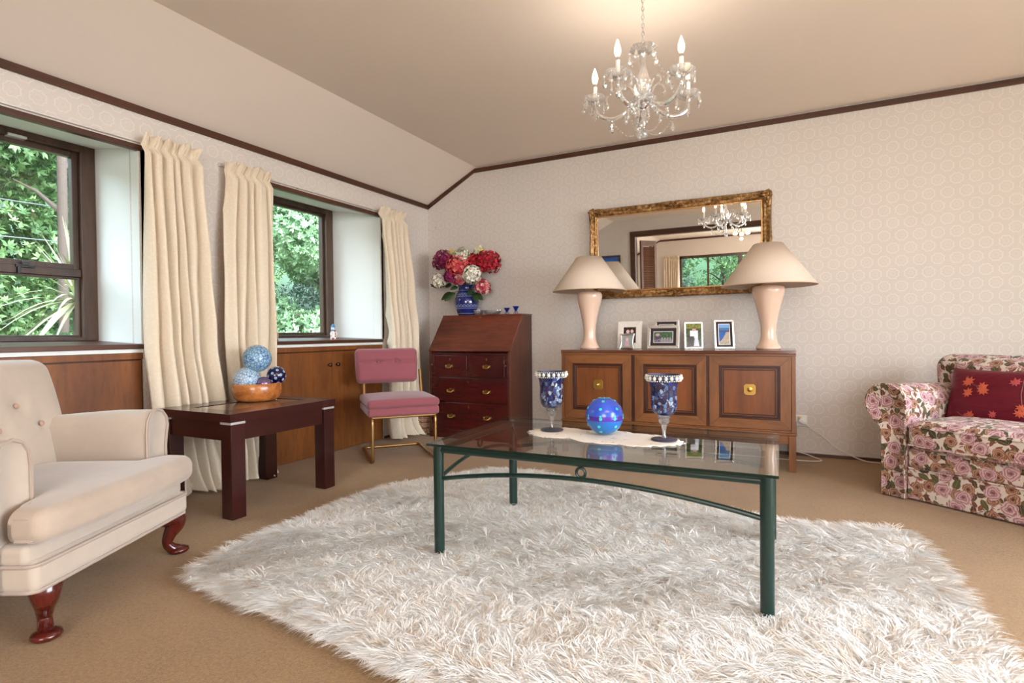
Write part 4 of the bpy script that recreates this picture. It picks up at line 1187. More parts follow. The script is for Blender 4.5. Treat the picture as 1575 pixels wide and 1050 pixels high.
photo_frame((2.532, -.300, Zs), .132, .200, .014, M['silverframe'], 11, 14, 'upright silver photo frame with a couple dressed in white', ph_wedding)
photo_frame((2.742, -.300, Zs), .138, .212, .016, M['silverframe'], 12, 16, 'upright silver photo frame with dark mount and blue coast photograph', ph_coast, ('darkmount', .018))

# ================================================================== COFFEE TABLE ITEMS
def ct(x, y): a = CTR; return (CTO[0]+x*cos(a)-y*sin(a), CTO[1]+x*sin(a)+y*cos(a))
def doily():
    rnd = random.Random(4); pts = []
    L = .325
    top = []; n = 150
    for i in range(n):
        a = 2*pi*i/n; x = cos(a); y = sin(a)
        X = L*(abs(x)**.75)*math.copysign(1, x)
        lob = .115+.030*abs(cos(3*pi*X/(2*L)))+.012*sin(5*X/L)
        Y = math.copysign(abs(y)**.62, y)*lob*(1-.30*abs(X/L)**5)
        k = 1+.030*sin(26*a)+.012*sin(41*a)
        pts.append((X*k, Y*k))
    z = CTZ+.0012
    g = MB(); N = len(pts); rings = [1, .9, .72, .5, .25]
    vs = []; fs = []
    for k in rings:
        for i, (x, y) in enumerate(pts): vs.append((x*k, y*k, .0012+.0022*abs(sin(i*.52*2))*(1 if k > .7 else .5)))
    vs.append((0, 0, .0015))
    for r in range(len(rings)-1):
        for i in range(N):
            j = (i+1) % N; fs.append((r*N+i, r*N+j, (r+1)*N+j, (r+1)*N+i))
    for i in range(N): fs.append(((len(rings)-1)*N+i, (len(rings)-1)*N+(i+1) % N, len(vs)-1))
    g.add(vs, fs)
    t = NT('crochet_cotton'); v = t.obj(); h = t.vor(v, 150, .6)['Distance']; t.col(srgb(240, 228, 214)); t.rough(.9)
    d = t.step(t.noise(v, 26, 3), .64, .70)
    t.p(Alpha=t.math('SUBTRACT', 1.0, t.math('MULTIPLY', t.math('MULTIPLY', d, t.step(h, .25, .32)), .8))); t.bump(h, .8, .003)
    o = g.build('doily', t.m, None, smooth=60, solid=.0012)
    o.location = (2.468, -2.290, CTZ); o.rotation_euler = (0, 0, radians(-4))
    tag(o, 'long cream crochet doily runner on the glass coffee table', 'doily')
doily()
def mosaic():
    t = NT('blue_mosaic_glass'); v = t.obj(); a = t.vor(t.mapr(v, (1, 1, .75)), 85, 1); e = t.vor(t.mapr(v, (1, 1, .75)), 85, 1, 'DISTANCE_TO_EDGE')
    cc = t.n('SeparateColor'); t.set(cc.inputs[0], a['Color'])
    c = t.ramp(cc.outputs[0], [(0, srgb(28, 34, 92)), (.22, srgb(60, 52, 96)), (.40, srgb(104, 128, 170)), (.55, srgb(30, 60, 150)), (.66, srgb(84, 66, 92)), (.82, srgb(176, 196, 220)), (1, srgb(50, 50, 80))])
    t.t.nodes[-1].color_ramp.interpolation = 'CONSTANT'
    c = t.mix(t.step(e['Distance'], .03, .09), srgb(40, 40, 52), c)
    t.col(c); t.rough(.08); t.p(Metallic=t.math('MULTIPLY', cc.outputs[1], .5), Coat_Weight=.8)
    nx_ = t.n('NormalMap') if False else None
    t.bump(cc.outputs[2], .5, .004)
    tr = t.n('BsdfTransparent'); tr.inputs[0].default_value = (.5, .55, .85, 1); mx = t.n('MixShader'); mx.inputs[0].default_value = .22
    t.t.links.new(t.b.outputs[0], mx.inputs[1]); t.t.links.new(tr.outputs[0], mx.inputs[2]); t.t.links.new(mx.outputs[0], t.out.inputs[0]); return t.m
M['mosaic'] = mosaic(); M['bead'] = plain('pearl_bead', srgb(226, 222, 212), .25, .2, .05)
M['glitter'] = plain('dark_glitter', srgb(74, 76, 96), .3, .6, .5, 400, bump=.8, bs=500)
def goblet(x, y, label, zrot):
    z = CTZ+.004
    t = thing('candle_goblet', label, 'candle holder', (x, y, z), zrot, 'pair of mosaic goblets on the coffee table')
    MB().lathe([(0, 0), (.049, 0), (.051, .003), (.049, .006), (.015, .010), (0, .010)], 32, caps=False).build('foot', M['glitter'], t, smooth=50)
    MB().lathe([(.010, .010), (.007, .020), (.006, .036), (.009, .048), (.012, .058), (.009, .062), (.018, .068), (.022, .076), (.018, .084), (.024, .088), (.024, .094), (.014, .098), (.0, .098)], 24).build('stem', M['crystal'], t, smooth=50)
    bl = MB(); bl.lathe([(.0, .096), (.020, .097), (.036, .104), (.046, .118), (.0505, .138), (.051, .165), (.0505, .19), (.052, .210), (.056, .226), (.063, .240), (.0605, .240), (.053, .225), (.049, .21), (.0475, .19), (.048, .165), (.0475, .138), (.043, .12), (.033, .108), (0, .102)], 36, caps=False)
    b = bl.build('bowl', M['mosaic'], t, smooth=60)
    n = 19
    g = MB()
    for i in range(n):
        a = 2*pi*i/n; g.sphere((.0665*cos(a), .0665*sin(a), .245), .0088, 10, 7, (.8, .8, .95))
    for zz in (.2345, .2555):
        for i in range(44):
            a = 2*pi*i/44; r = .0655 if zz < .25 else .0685; g.sphere((r*cos(a), r*sin(a), zz), .0026, 6, 4)
    bd = g.build('beaded_rim', M['bead'], t); 
    MB().lathe([(.0612, .236), (.0625, .248), (.064, .258), (.062, .258), (.060, .25), (.0595, .238)], 36, caps=False).build('rim_band', M['glitter'], t, smooth=50)
goblet(2.228, -2.246, 'left mosaic goblet candle holder, nearer the bureau', .3); goblet(2.717, -2.275, 'right mosaic goblet candle holder, in front of the sideboard middle door', 1.4)

def blue_ball():
    t = thing('ball_candle', 'round blue ball candle with purple band and turquoise drops on the doily', 'candle', (2.467, -2.250, CTZ+.004))
    m = NT('painted_wax'); s = m.sep(m.obj()); z = s['Z']
    c = m.ramp(m.math('DIVIDE', z, .156), [(0, srgb(20, 120, 180)), (.38, srgb(26, 108, 190)), (.60, srgb(48, 84, 200)), (1, srgb(60, 90, 210))])
    band = m.math('MULTIPLY', m.step(z, .062, .065), m.math('SUBTRACT', 1.0, m.step(z, .082, .085)))
    c = m.mix(band, c, srgb(84, 36, 160)); c = m.mix(m.math('MULTIPLY', m.noise(m.obj(), 40, 4), .25), c, srgb(30, 60, 150))
    m.col(c); m.rough(.25); m.p(Coat_Weight=.4); m.bump(m.noise(m.obj(), 60, 3), .15, .003)
    R = .078
    P = [(0, 0)]+[(R*sin(radians(a)), R-R*cos(radians(a))) for a in range(20, 163, 6)]+[(.022, R*1.952), (.016, R*1.93), (0, R*1.92)]
    b = MB().lathe(P, 40, caps=False).build('wax_body', m.m, t, smooth=60)
    MB().lathe([(.023, R*1.945), (.0245, R*1.957), (.021, R*1.96), (.018, R*1.94)], 24, caps=False).build('top_rim', M['turq'], t, smooth=60)
    MB().tube([(0, 0, R*1.92), (.001, 0, R*2.0)], .0012, 6).build('wick', M['white'], t)
    rnd = random.Random(8)
    for row, (lat, n, off) in enumerate(((56, 4, .2), (27, 6, .6), (-3, 8, .1), (-28, 6, .5), (-50, 4, .0))):
        for i in range(n):
            a = off+2*pi*i/n; l = radians(lat); d = Vector((cos(l)*cos(a), cos(l)*sin(a), sin(l))); p = d*R*.995+Vector((0, 0, R))
            q = d.to_track_quat('Z', 'Y').to_matrix().to_4x4()
            up = Vector((0, 0, 1)).dot(Vector((q[0][0], q[1][0], q[2][0])))
            mm = Matrix.Translation(p) @ q
            MB(mm).lathe([(0, -.001), (.0066, 0), (.0060, .0016), (0, .0028)], 10, caps=False).build('painted_drop', M['turq'], b)
            if row == 2:
                MB(Matrix.Translation(p+Vector((0, 0, .010))) @ q).lathe([(0, -.001), (.0055, .0004), (0, .002)], 8, caps=False).build('painted_drop', M['turq'], b)
M['turq'] = plain('turquoise_paint', srgb(60, 196, 190), .35)
blue_ball()

# ================================================================== BOWL OF BALLS ON THE SIDE TABLE
def bowl_items():
    bx_, by_ = .332, -2.232; z = .5195
    P = [(0, .002), (.098, 0), (.110, .004), (.127, .022), (.135, .045), (.137, .070), (.134, .098), (.131, .103), (.126, .100), (.127, .07), (.122, .040), (.105, .018), (0, .014)]
    b = MB().lathe(P, 48, caps=False).build('wooden_bowl', wood('bowl_wood', srgb(120, 58, 22), srgb(202, 126, 62), 0, 16, .25, stretch=4, coat=.3), None, smooth=60)
    b.location = (bx_, by_, z+.002); tag(b, 'round orange-brown wooden bowl holding patterned balls on the side table', 'bowl')
    def pat(name, c1, c2, sc, th):
        m = NT(name); e = m.vor(m.obj(), sc, 1, 'DISTANCE_TO_EDGE')['Distance']; n = m.noise(m.obj(), 30, 3)
        m.col(m.mix(m.step(e, th*.4, th), c1, m.mix(n, c2, tuple(x*.8 for x in c2)))); m.rough(.35); m.p(Coat_Weight=.3); return m.m
    mA = pat('crackle_blue_fine', srgb(52, 98, 146), srgb(156, 190, 208), 62, .13); mB = pat('crackle_blue_pale', srgb(70, 116, 166), srgb(190, 208, 218), 70, .10)
    def ball(c, r, m, label, nm='decorative_ball'):
        o = MB().sphere((0, 0, 0), r, 36, 24).build(nm, m, None, smooth=80); o.location = c; tag(o, label, 'ball', 'patterned balls in the wooden bowl'); return o
    ball((.342, -2.237, .768), .080, mA, 'largest blue crackle-patterned ball on top of the pile in the wooden bowl')
    ball((.312, -2.285, .645), .074, mB, 'pale blue crackle-patterned ball resting in the bowl under the top ball')
    # navy ball with painted ring dots
    nav = ball((.405, -2.155, .664), .054, plain('navy_glaze', srgb(12, 12, 48), .18, Coat_Weight=.5), 'small navy ball with pale ring spots at the right side of the bowl', 'dotted_ball')
    ga = pi*(3-math.sqrt(5))
    for i in range(30):
        zz = 1-2*(i+.5)/30; rr_ = math.sqrt(1-zz*zz); d = Vector((rr_*cos(ga*i), rr_*sin(ga*i), zz)); q = Matrix.Translation(d*.0537) @ d.to_track_quat('Z', 'Y').to_matrix().to_4x4()
        MB(q).lathe([(0, 0), (.0085, -.0005), (.0080, .0009), (.0055, .0011), (.0052, .0007), (.0, .0009)], 14, caps=False).build('ring_spot', M['spot'], nav)
        MB(q).lathe([(0, .0012), (.0028, .0010), (.0, .0018)], 8, caps=False).build('spot_centre', M['spotc'] if i % 3 else M['pinkdot'], nav)
    ball((.398, -2.238, .620), .042, plain('amethyst_lustre', srgb(120, 100, 128), .1, .5, .2, 30), 'little violet lustre ball peeping over the front rim of the bowl', 'glass_ball')
    ball((.250, -2.190, .628), .050, mB, 'pale blue ball mostly hidden at the back of the bowl')
M['spot'] = plain('pale_blue_spot', srgb(150, 170, 205), .3); M['spotc'] = plain('deep_blue_dot', srgb(50, 60, 120), .3); M['pinkdot'] = plain('violet_dot', srgb(150, 80, 170), .3)
bowl_items()

# ================================================================== ON THE BUREAU: VASE, FLOWERS, GLASS, CUPS
BT = 1.070
def vase():
    m = NT('cobalt_glaze'); s = m.sep(m.obj()); z = s['Z']
    c = m.mix(m.noise(m.obj(), 25, 3), srgb(8, 18, 76), srgb(20, 38, 112))
    th = m.math('ARCTAN2', s['Y'], s['X'])
    for zc, w, wav in ((.012, .003, 0), (.050, .0035, 0), (.060, .003, 0), (.071, .004, 1), (.138, .003, 0), (.150, .0035, 1), (.160, .003, 0), (.182, .002, 0)):
        zz = m.math('ADD', z, m.math('MULTIPLY', m.math('SINE', m.math('MULTIPLY', th, 22.0)), .0035*wav))
        k = m.math('SUBTRACT', 1.0, m.step(m.math('ABSOLUTE', m.math('SUBTRACT', zz, zc)), w*.35, w*.75)); c = m.mix(m.math('MULTIPLY', k, .55), c, srgb(170, 190, 225))
    m.col(c); m.rough(.1); m.p(Coat_Weight=.8)
    P = [(0, 0), (.062, 0), (.066, .004), (.078, .03), (.092, .065), (.097, .095), (.094, .12), (.082, .15), (.066, .178), (.060, .195), (.062, .21), (.070, .222), (.064, .222), (.055, .205), (.053, .19), (0, .17)]
    o = MB().lathe(P, 48, caps=False).build('flower_vase', m.m, None, smooth=60); o.location = (.52, -.150, BT+.001); o.scale = (1.2, 1.2, 1.22)
    tag(o, 'cobalt blue glazed vase with white bands on the bureau', 'vase')
vase()
PETAL = None
def hydrangea(c, r, cols, label, kind='hydrangea', n=60, seed=0, ps=.016, stem=True, flat=1.0):
    rnd = random.Random(seed); r *= 1.25; ps *= 1.25; base = Vector((.52, -.150, BT+.25)); t = thing('hydrangea_stem', label, 'flower', c, 0, 'silk flowers in the blue vase')
    if kind != 'hydrangea': t.name = kind
    ga = pi*(3-math.sqrt(5)); n = int(n*1.7); ps *= .86
    g = MB(); ctr = MB()
    for i in range(n):
        zz = 1-1.75*(i+.5)/n; rr_ = math.sqrt(max(0, 1-zz*zz)); d = Vector((rr_*cos(ga*i), rr_*sin(ga*i), zz*flat)); d = (d+Vector([rnd.uniform(-.12, .12) for _ in range(3)])).normalized()
        p = d*r*rnd.uniform(.80, 1.08); q = Matrix.Translation(p) @ d.to_track_quat('Z', 'Y').to_matrix().to_4x4() @ Matrix.Rotation(rnd.uniform(0, 6), 4, 'Z')
        g.M = q; g.cur = rnd.randrange(len(cols))
        for k in range(4):
            a = k*pi/2; ca, sa = cos(a), sin(a)
            def P(x, y, z): return (x*ca-y*sa, x*sa+y*ca, z)
            s = ps*rnd.uniform(.85, 1.15)
            g.add([P(0, 0, -.001), P(s*.55, -s*.48, s*.30), P(s*1.1, -s*.25, s*.40), P(s*1.1, s*.25, s*.40), P(s*.55, s*.48, s*.30), P(s*.6, 0, -.0005)], [(0, 1, 5), (1, 2, 5), (2, 3, 5), (3, 4, 5), (4, 0, 5)])
    head = g.build('flower_head', cols, t, smooth=50)
    core = MB().sphere((0, 0, 0), r*.68, 14, 9, (1, 1, flat)).build('flower_core', cols[0], t)
    if stem:
        b = base-Vector(c); m = b*.5+Vector((0, 0, .01))
        MB().tube(catmull([(0, 0, 0), tuple(m*1.0+Vector((0, 0, .02))), tuple(b), (b.x*1.0, b.y*1.0, b.z-.03)], 5), .0028, 6).build('stem', M['stemgreen'], t)
    return t
def pm(name, r, g_, b): return plain(name, srgb(r, g_, b), .7, 0, .15, 60)
M['stemgreen'] = pm('stem_green', 60, 84, 40)
mag = [pm('magenta_petal', 132, 20, 74), pm('plum_petal', 100, 14, 50), pm('orchid_petal', 160, 50, 104)]
red = [pm('crimson_petal', 170, 16, 36), pm('deep_red_petal', 128, 8, 26), pm('red_petal', 196, 32, 50)]
cor = [pm('coral_petal', 214, 84, 84), pm('pink_coral_petal', 226, 120, 110), pm('rose_petal', 192, 44, 66)]
wht = [pm('white_petal', 232, 226, 212), pm('ivory_petal', 214, 208, 186), pm('cream_petal', 238, 232, 222)]
drk = [pm('dark_red_petal', 110, 12, 34), pm('maroon_petal', 84, 8, 28)]
pkw = [pm('rose_pink_petal', 206, 90, 104), pm('blush_petal', 224, 170, 160), pm('raspberry_petal', 168, 30, 60)]
X0, Y0, Z0 = .512, -.170, 1.425
def fp(px, pz, dy=0): return (X0+px*1.24, Y0+dy*1.1, Z0+pz*1.2)
hydrangea(fp(-.165, .120, -.02), .078, mag, 'magenta hydrangea at the upper left of the bouquet', n=70, seed=1)
hydrangea(fp(-.225, -.030, -.01), .050, drk, 'dark maroon flower low at the far left of the bouquet', n=40, seed=2)
hydrangea(fp(-.195, -.028, -.05), .052, wht, 'white hydrangea under the magenta one at the left of the bouquet', n=40, seed=3)
hydrangea(fp(-.005, .070, -.09), .082, cor, 'coral pink hydrangea in the middle of the bouquet', n=80, seed=4, ps=.014)
hydrangea(fp(.020, .140, -.07), .062, [wht[1], wht[0], pm('grey_green_bud', 150, 150, 120)], 'spiky white allium-like flower at the top of the bouquet', 'allium_stem', n=110, seed=5, ps=.009)
hydrangea(fp(.095, .095, -.03), .060, red, 'bright red flower right of the coral hydrangea', n=46, seed=6)
hydrangea(fp(.205, .090, -.01), .085, red, 'large crimson hydrangea at the right of the bouquet', n=80, seed=7)
hydrangea(fp(.120, -.005, -.10), .060, wht, 'white hydrangea low on the right, above the vase shoulder', n=46, seed=8, ps=.018)
hydrangea(fp(.175, -.095, -.04), .052, pkw, 'small rose-pink flower hanging at the lower right of the bouquet', n=42, seed=9)
hydrangea(fp(-.080, -.010, -.08), .042, mag, 'small magenta flower low in the centre left of the bouquet', n=34, seed=10)
hydrangea(fp(.125, .180, .0), .034, [pm('yellow_petal', 224, 206, 130), wht[1]], 'small yellow flower at the top right of the bouquet', 'yellow_flower_stem', n=20, seed=11)
hydrangea(fp(-.115, .185, .0), .020, [pm('pale_yellow_petal', 224, 204, 140)], 'tiny pale yellow flower at the top left of the bouquet', 'yellow_flower_stem', n=10, seed=12)
hydrangea(fp(.130, .145, .02), .030, [pm('orange_petal', 196, 80, 50), red[0]], 'small orange-red flower below the yellow one', 'orange_flower_stem', n=20, seed=13)
hydrangea(fp(-.055, .165, .02), .026, [wht[1], pm('buff_petal', 214, 196, 160)], 'small buff flower beside the spiky white one', 'cream_flower_stem', n=14, seed=14)
hydrangea(fp(-.02, -.02, -.03), .050, pkw, 'dusky pink flower tucked under the coral hydrangea', n=40, seed=15)
hydrangea(fp(-.110, .060, .02), .050, mag, 'plum flower tucked behind the coral hydrangea', n=40, seed=16)
def spray():
    t = thing('leaf_spray', 'green silk leaves around the neck of the blue vase', 'foliage', (.52, -.150, BT+.25), 0)
    rnd = random.Random(2)
    L = [(-.13, -.06, -.05), (-.095, -.07, -.055), (-.04, -.10, .0), (.02, -.11, .01), (.075, -.08, -.03), (.10, -.05, -.07), (.125, -.04, -.06), (-.06, -.06, .06), (-.1, .0, .08), (.07, -.02, .06), (.16, 0, .02), (-.16, 0, .03), (.02, -.04, .14), (.09, -.05, .16)]
    for i, p in enumerate(L):
        p = Vector(p)*1.2; s = rnd.uniform(.06, .09); d = p.normalized(); side = d.cross(Vector((0, -1, .3))).normalized(); nrm = side.cross(d)
        vs = []; n = 7
        for k in range(n):
            u = k/(n-1); w = s*.42*sin(pi*min(1, u*1.0))**.8*(1-.25*u)+.0005; c = p+d*s*(u-.4)*1.3+nrm*(-.012*u*u)+Vector((0, 0, -.02*u*u))
            vs += [tuple(c-side*w+nrm*.004), tuple(c), tuple(c+side*w+nrm*.004)]
        fs = []
        for k in range(n-1):
            a = k*3; fs += [(a, a+1, a+4, a+3), (a+1, a+2, a+5, a+4)]
        MB().add(vs, fs).build('leaf', M['leafsilk'], t, smooth=60, solid=.0006)
    for p in L[::3]:
        MB().tube([(0, 0, -.02), tuple(Vector(p)*.5), tuple(Vector(p)*.75)], .002, 5).build('stem', M['stemgreen'], t)
M['leafsilk'] = plain('silk_leaf_green', srgb(44, 70, 28), .6, 0, .3, 40)
spray()
def cut_glass(x, r, h, label, nm, sq):
    prof = [(0, 0), (r*.72, 0), (r*.8, h*.15), (r, h*.8), (r, h), (r*.9, h), (r*.88, h*.8), (r*.7, h*.25), (0, h*.2)]
    o = MB().lathe(prof, 32, caps=False, mod=lambda a, j: 1+.05*abs(sin(a*8))*(1 if 0 < j < 5 else 0)).build(nm, M['crystal'], None, smooth=30); o.location = (x, -.15, BT+.003); o.scale = (1, sq, 1)
    tag(o, label, 'glass dish'); return o
cut_glass(.642, .045, .042, 'small clear cut-glass bowl beside the blue vase', 'glass_bowl', 1)
cut_glass(.788, .082, .036, 'shallow clear cut-glass dish in the middle of the bureau top', 'glass_dish', .6)
def cup(x, h, label):
    t = thing('egg_cup', label, 'cup', (x, -.15, BT+.003), 0, 'blue footed cups on the bureau')
    m = M['cobalt']
    MB().lathe([(0, h*.42), (.008, h*.42), (.013, h*.5), (.026, h*.92), (.031, h), (.028, h), (.022, h*.9), (.008, h*.55), (0, h*.52)], 28, caps=False).build('cup_body', m, t, smooth=50)
    for a in (0, 2.1, 4.2): MB().tube([(.007*cos(a), .007*sin(a), h*.45), (.012*cos(a), .012*sin(a), h*.25), (.020*cos(a), .020*sin(a), .002)], [.004, .003, .0035], 8).build('foot', m, t)
M['cobalt'] = plain('cobalt_glass', srgb(14, 36, 130), .15, 0, .1, Coat_Weight=.5)
cup(.932, .052, 'small cobalt blue footed cup, the left of two on the bureau'); cup(1.020, .064, 'slightly taller cobalt blue footed cup at the right edge of the bureau top')

# ================================================================== BASKET BEHIND THE PINK CHAIR, SILL ORNAMENTS
def basket():
    t = thing('woven_basket', 'small round woven wicker basket on the carpet between the curtain and the bureau', 'basket', (.165, -.335, 0))
    n = 26; H_ = .27; g = MB(); vs = []
    def R(z): return .082+.028*sin(pi*min(1, z/H_*.9+.05))
    for k in range(15):
        z = .008+H_*k/15; r = R(z); pts = []
        for i in range(n*2):
            a = 2*pi*i/(n*2); pts.append(((r+.004*(1 if (i//2+k) % 2 else -1))*cos(a), (r+.004*(1 if (i//2+k) % 2 else -1))*sin(a), z))
        MB().tube(pts, .0085, 6, closed=True).build('cane_band', M['cane'] if k % 3 else M['cane2'], t)
    for i in range(n):
        a = 2*pi*i/n; MB().tube([(R(H_*u)*cos(a), R(H_*u)*sin(a), H_*u+.004) for u in (0, .25, .5, .75, 1)], .0035, 5).build('stake', M['cane2'], t)
    MB().lathe([(0, 0), (.085, 0), (.085, .008), (0, .008)], 24, caps=False).build('bottom', M['cane2'], t)
M['cane'] = plain('cane', srgb(176, 136, 108), .6, 0, .15, 40); M['cane2'] = plain('dark_cane', srgb(132, 96, 74), .6, 0, .15, 40)
basket()
def figurine():
    t = thing('clown_figurine', 'small white, red and blue ceramic figurine on the sill of the window nearest the corner', 'figurine', (-.10, -1.178, .870))
    w = M['porcelain']; 
    MB().lathe([(0, 0), (.022, 0), (.024, .010), (.021, .025), (.024, .040), (.019, .058), (.012, .068), (0, .07)], 20, caps=False).build('body', w, t, smooth=60)
    MB().sphere((0, 0, .085), .0175, 16, 10).build('head', w, t)
    MB().lathe([(.019, .094), (.016, .102), (.010, .114), (.004, .122), (0, .123)], 16).build('hat', M['babyblue'], t)
    for s in (-1, 1):
        MB().tube([(0, s*.018, .055), (.006, s*.030, .045), (.012, s*.032, .034)], [.007, .006, .006], 8).build('arm', w, t)
        MB().sphere((.012, s*.014, .006), .010, 10, 7, (1.3, 1, .8)).build('shoe', M['redglaze'], t)
    for z in (.022, .042, .060): MB().sphere((.022 if z < .05 else .016, 0, z), .006, 10, 7, (.7, 1, 1)).build('button', M['redglaze'], t)
    MB().tube([(.016*cos(i*.628), .016*sin(i*.628), .069) for i in range(10)], .0055, 6, closed=True).build('ruff', M['babyblue'], t)
    MB().sphere((.0175, 0, .086), .004, 8, 6).build('nose', M['redglaze'], t)
M['porcelain'] = plain('porcelain', srgb(232, 224, 216), .2); M['babyblue'] = plain('blue_glaze', srgb(70, 140, 190), .25); M['redglaze'] = plain('red_glaze', srgb(190, 40, 44), .25)
figurine()
def disc():
    R = Matrix.Translation((0, 0, .036)) @ Matrix.Rotation(pi/2, 4, 'Y')
    t = thing('round_ornament', 'little round beige ornament on the sill, half hidden by the curtain', 'ornament', (-.07, -1.755, .868), radians(20))
    MB(R).lathe([(0, -.006), (.030, -.006), (.034, -.003), (.034, .003), (.030, .006), (0, .006)], 24, caps=False).build('disc', plain('beige_stoneware', srgb(176, 150, 126), .5), t, smooth=50)
    MB().box(-.012, -.018, 0, .012, .018, .006).build('stand', M['oakdark'], t, bevel=.001)
disc()
def plug():
    t = thing('power_plug', 'white power plug in a wall socket beside the sideboard end', 'plug', (3.232, 0, .250))
    MB().box(-.055, -.009, -.038, .03, 0, .042).build('socket_plate', M['white'], t, bevel=.003)
    MB(Matrix.Rotation(radians(35), 4, 'Y')).rbox((0, -.028, 0), (.024, .018, .017), .009, 3, 2).build('plug_body', M['white'], t, smooth=60)
    MB().rbox((-.016, -.022, .024), (.010, .012, .008), .004, 2, 2).build('adaptor', plain('amber_plastic', srgb(214, 170, 90), .4), t)
    c = MB().tube(catmull([(3.245, -.034, .238), (3.30, -.03, .19), (3.36, -.022, .15), (3.42, -.03, .095), (3.50, -.05, .05), (3.60, -.07, .012), (3.70, -.085, .008), (3.84, -.06, .008)], 8), .0038, 8).build('electric_flex', M['cord'], None)
    tag(c, 'white power cord drooping from the plug to the sofa', 'cord')
    c = MB().tube(catmull([(2.60, -.22, .006), (2.85, -.19, .006), (3.10, -.205, .006), (3.26, -.20, .006), (3.345, -.155, .006), (3.31, -.09, .012), (3.22, -.045, .03), (3.12, -.035, .04), (2.95, -.03, .02)], 8), .0038, 8).build('electric_flex', M['cord'], None)
    tag(c, 'white cord looping on the carpet under the right end of the sideboard', 'cord')
M['cord'] = plain('cream_flex', srgb(220, 212, 200), .4)
plug()
n_ = MB(Matrix.Translation((.094, 0, 1.933)) @ Matrix.Rotation(pi/2, 4, 'X')).lathe([(.0015, 0), (.0015, .012), (.004, .012), (.004, .014), (0, .015)], 8).build('wall_nail', M['brassold'], None)
tag(n_, 'bare nail high on the back wall near the corner', 'nail')
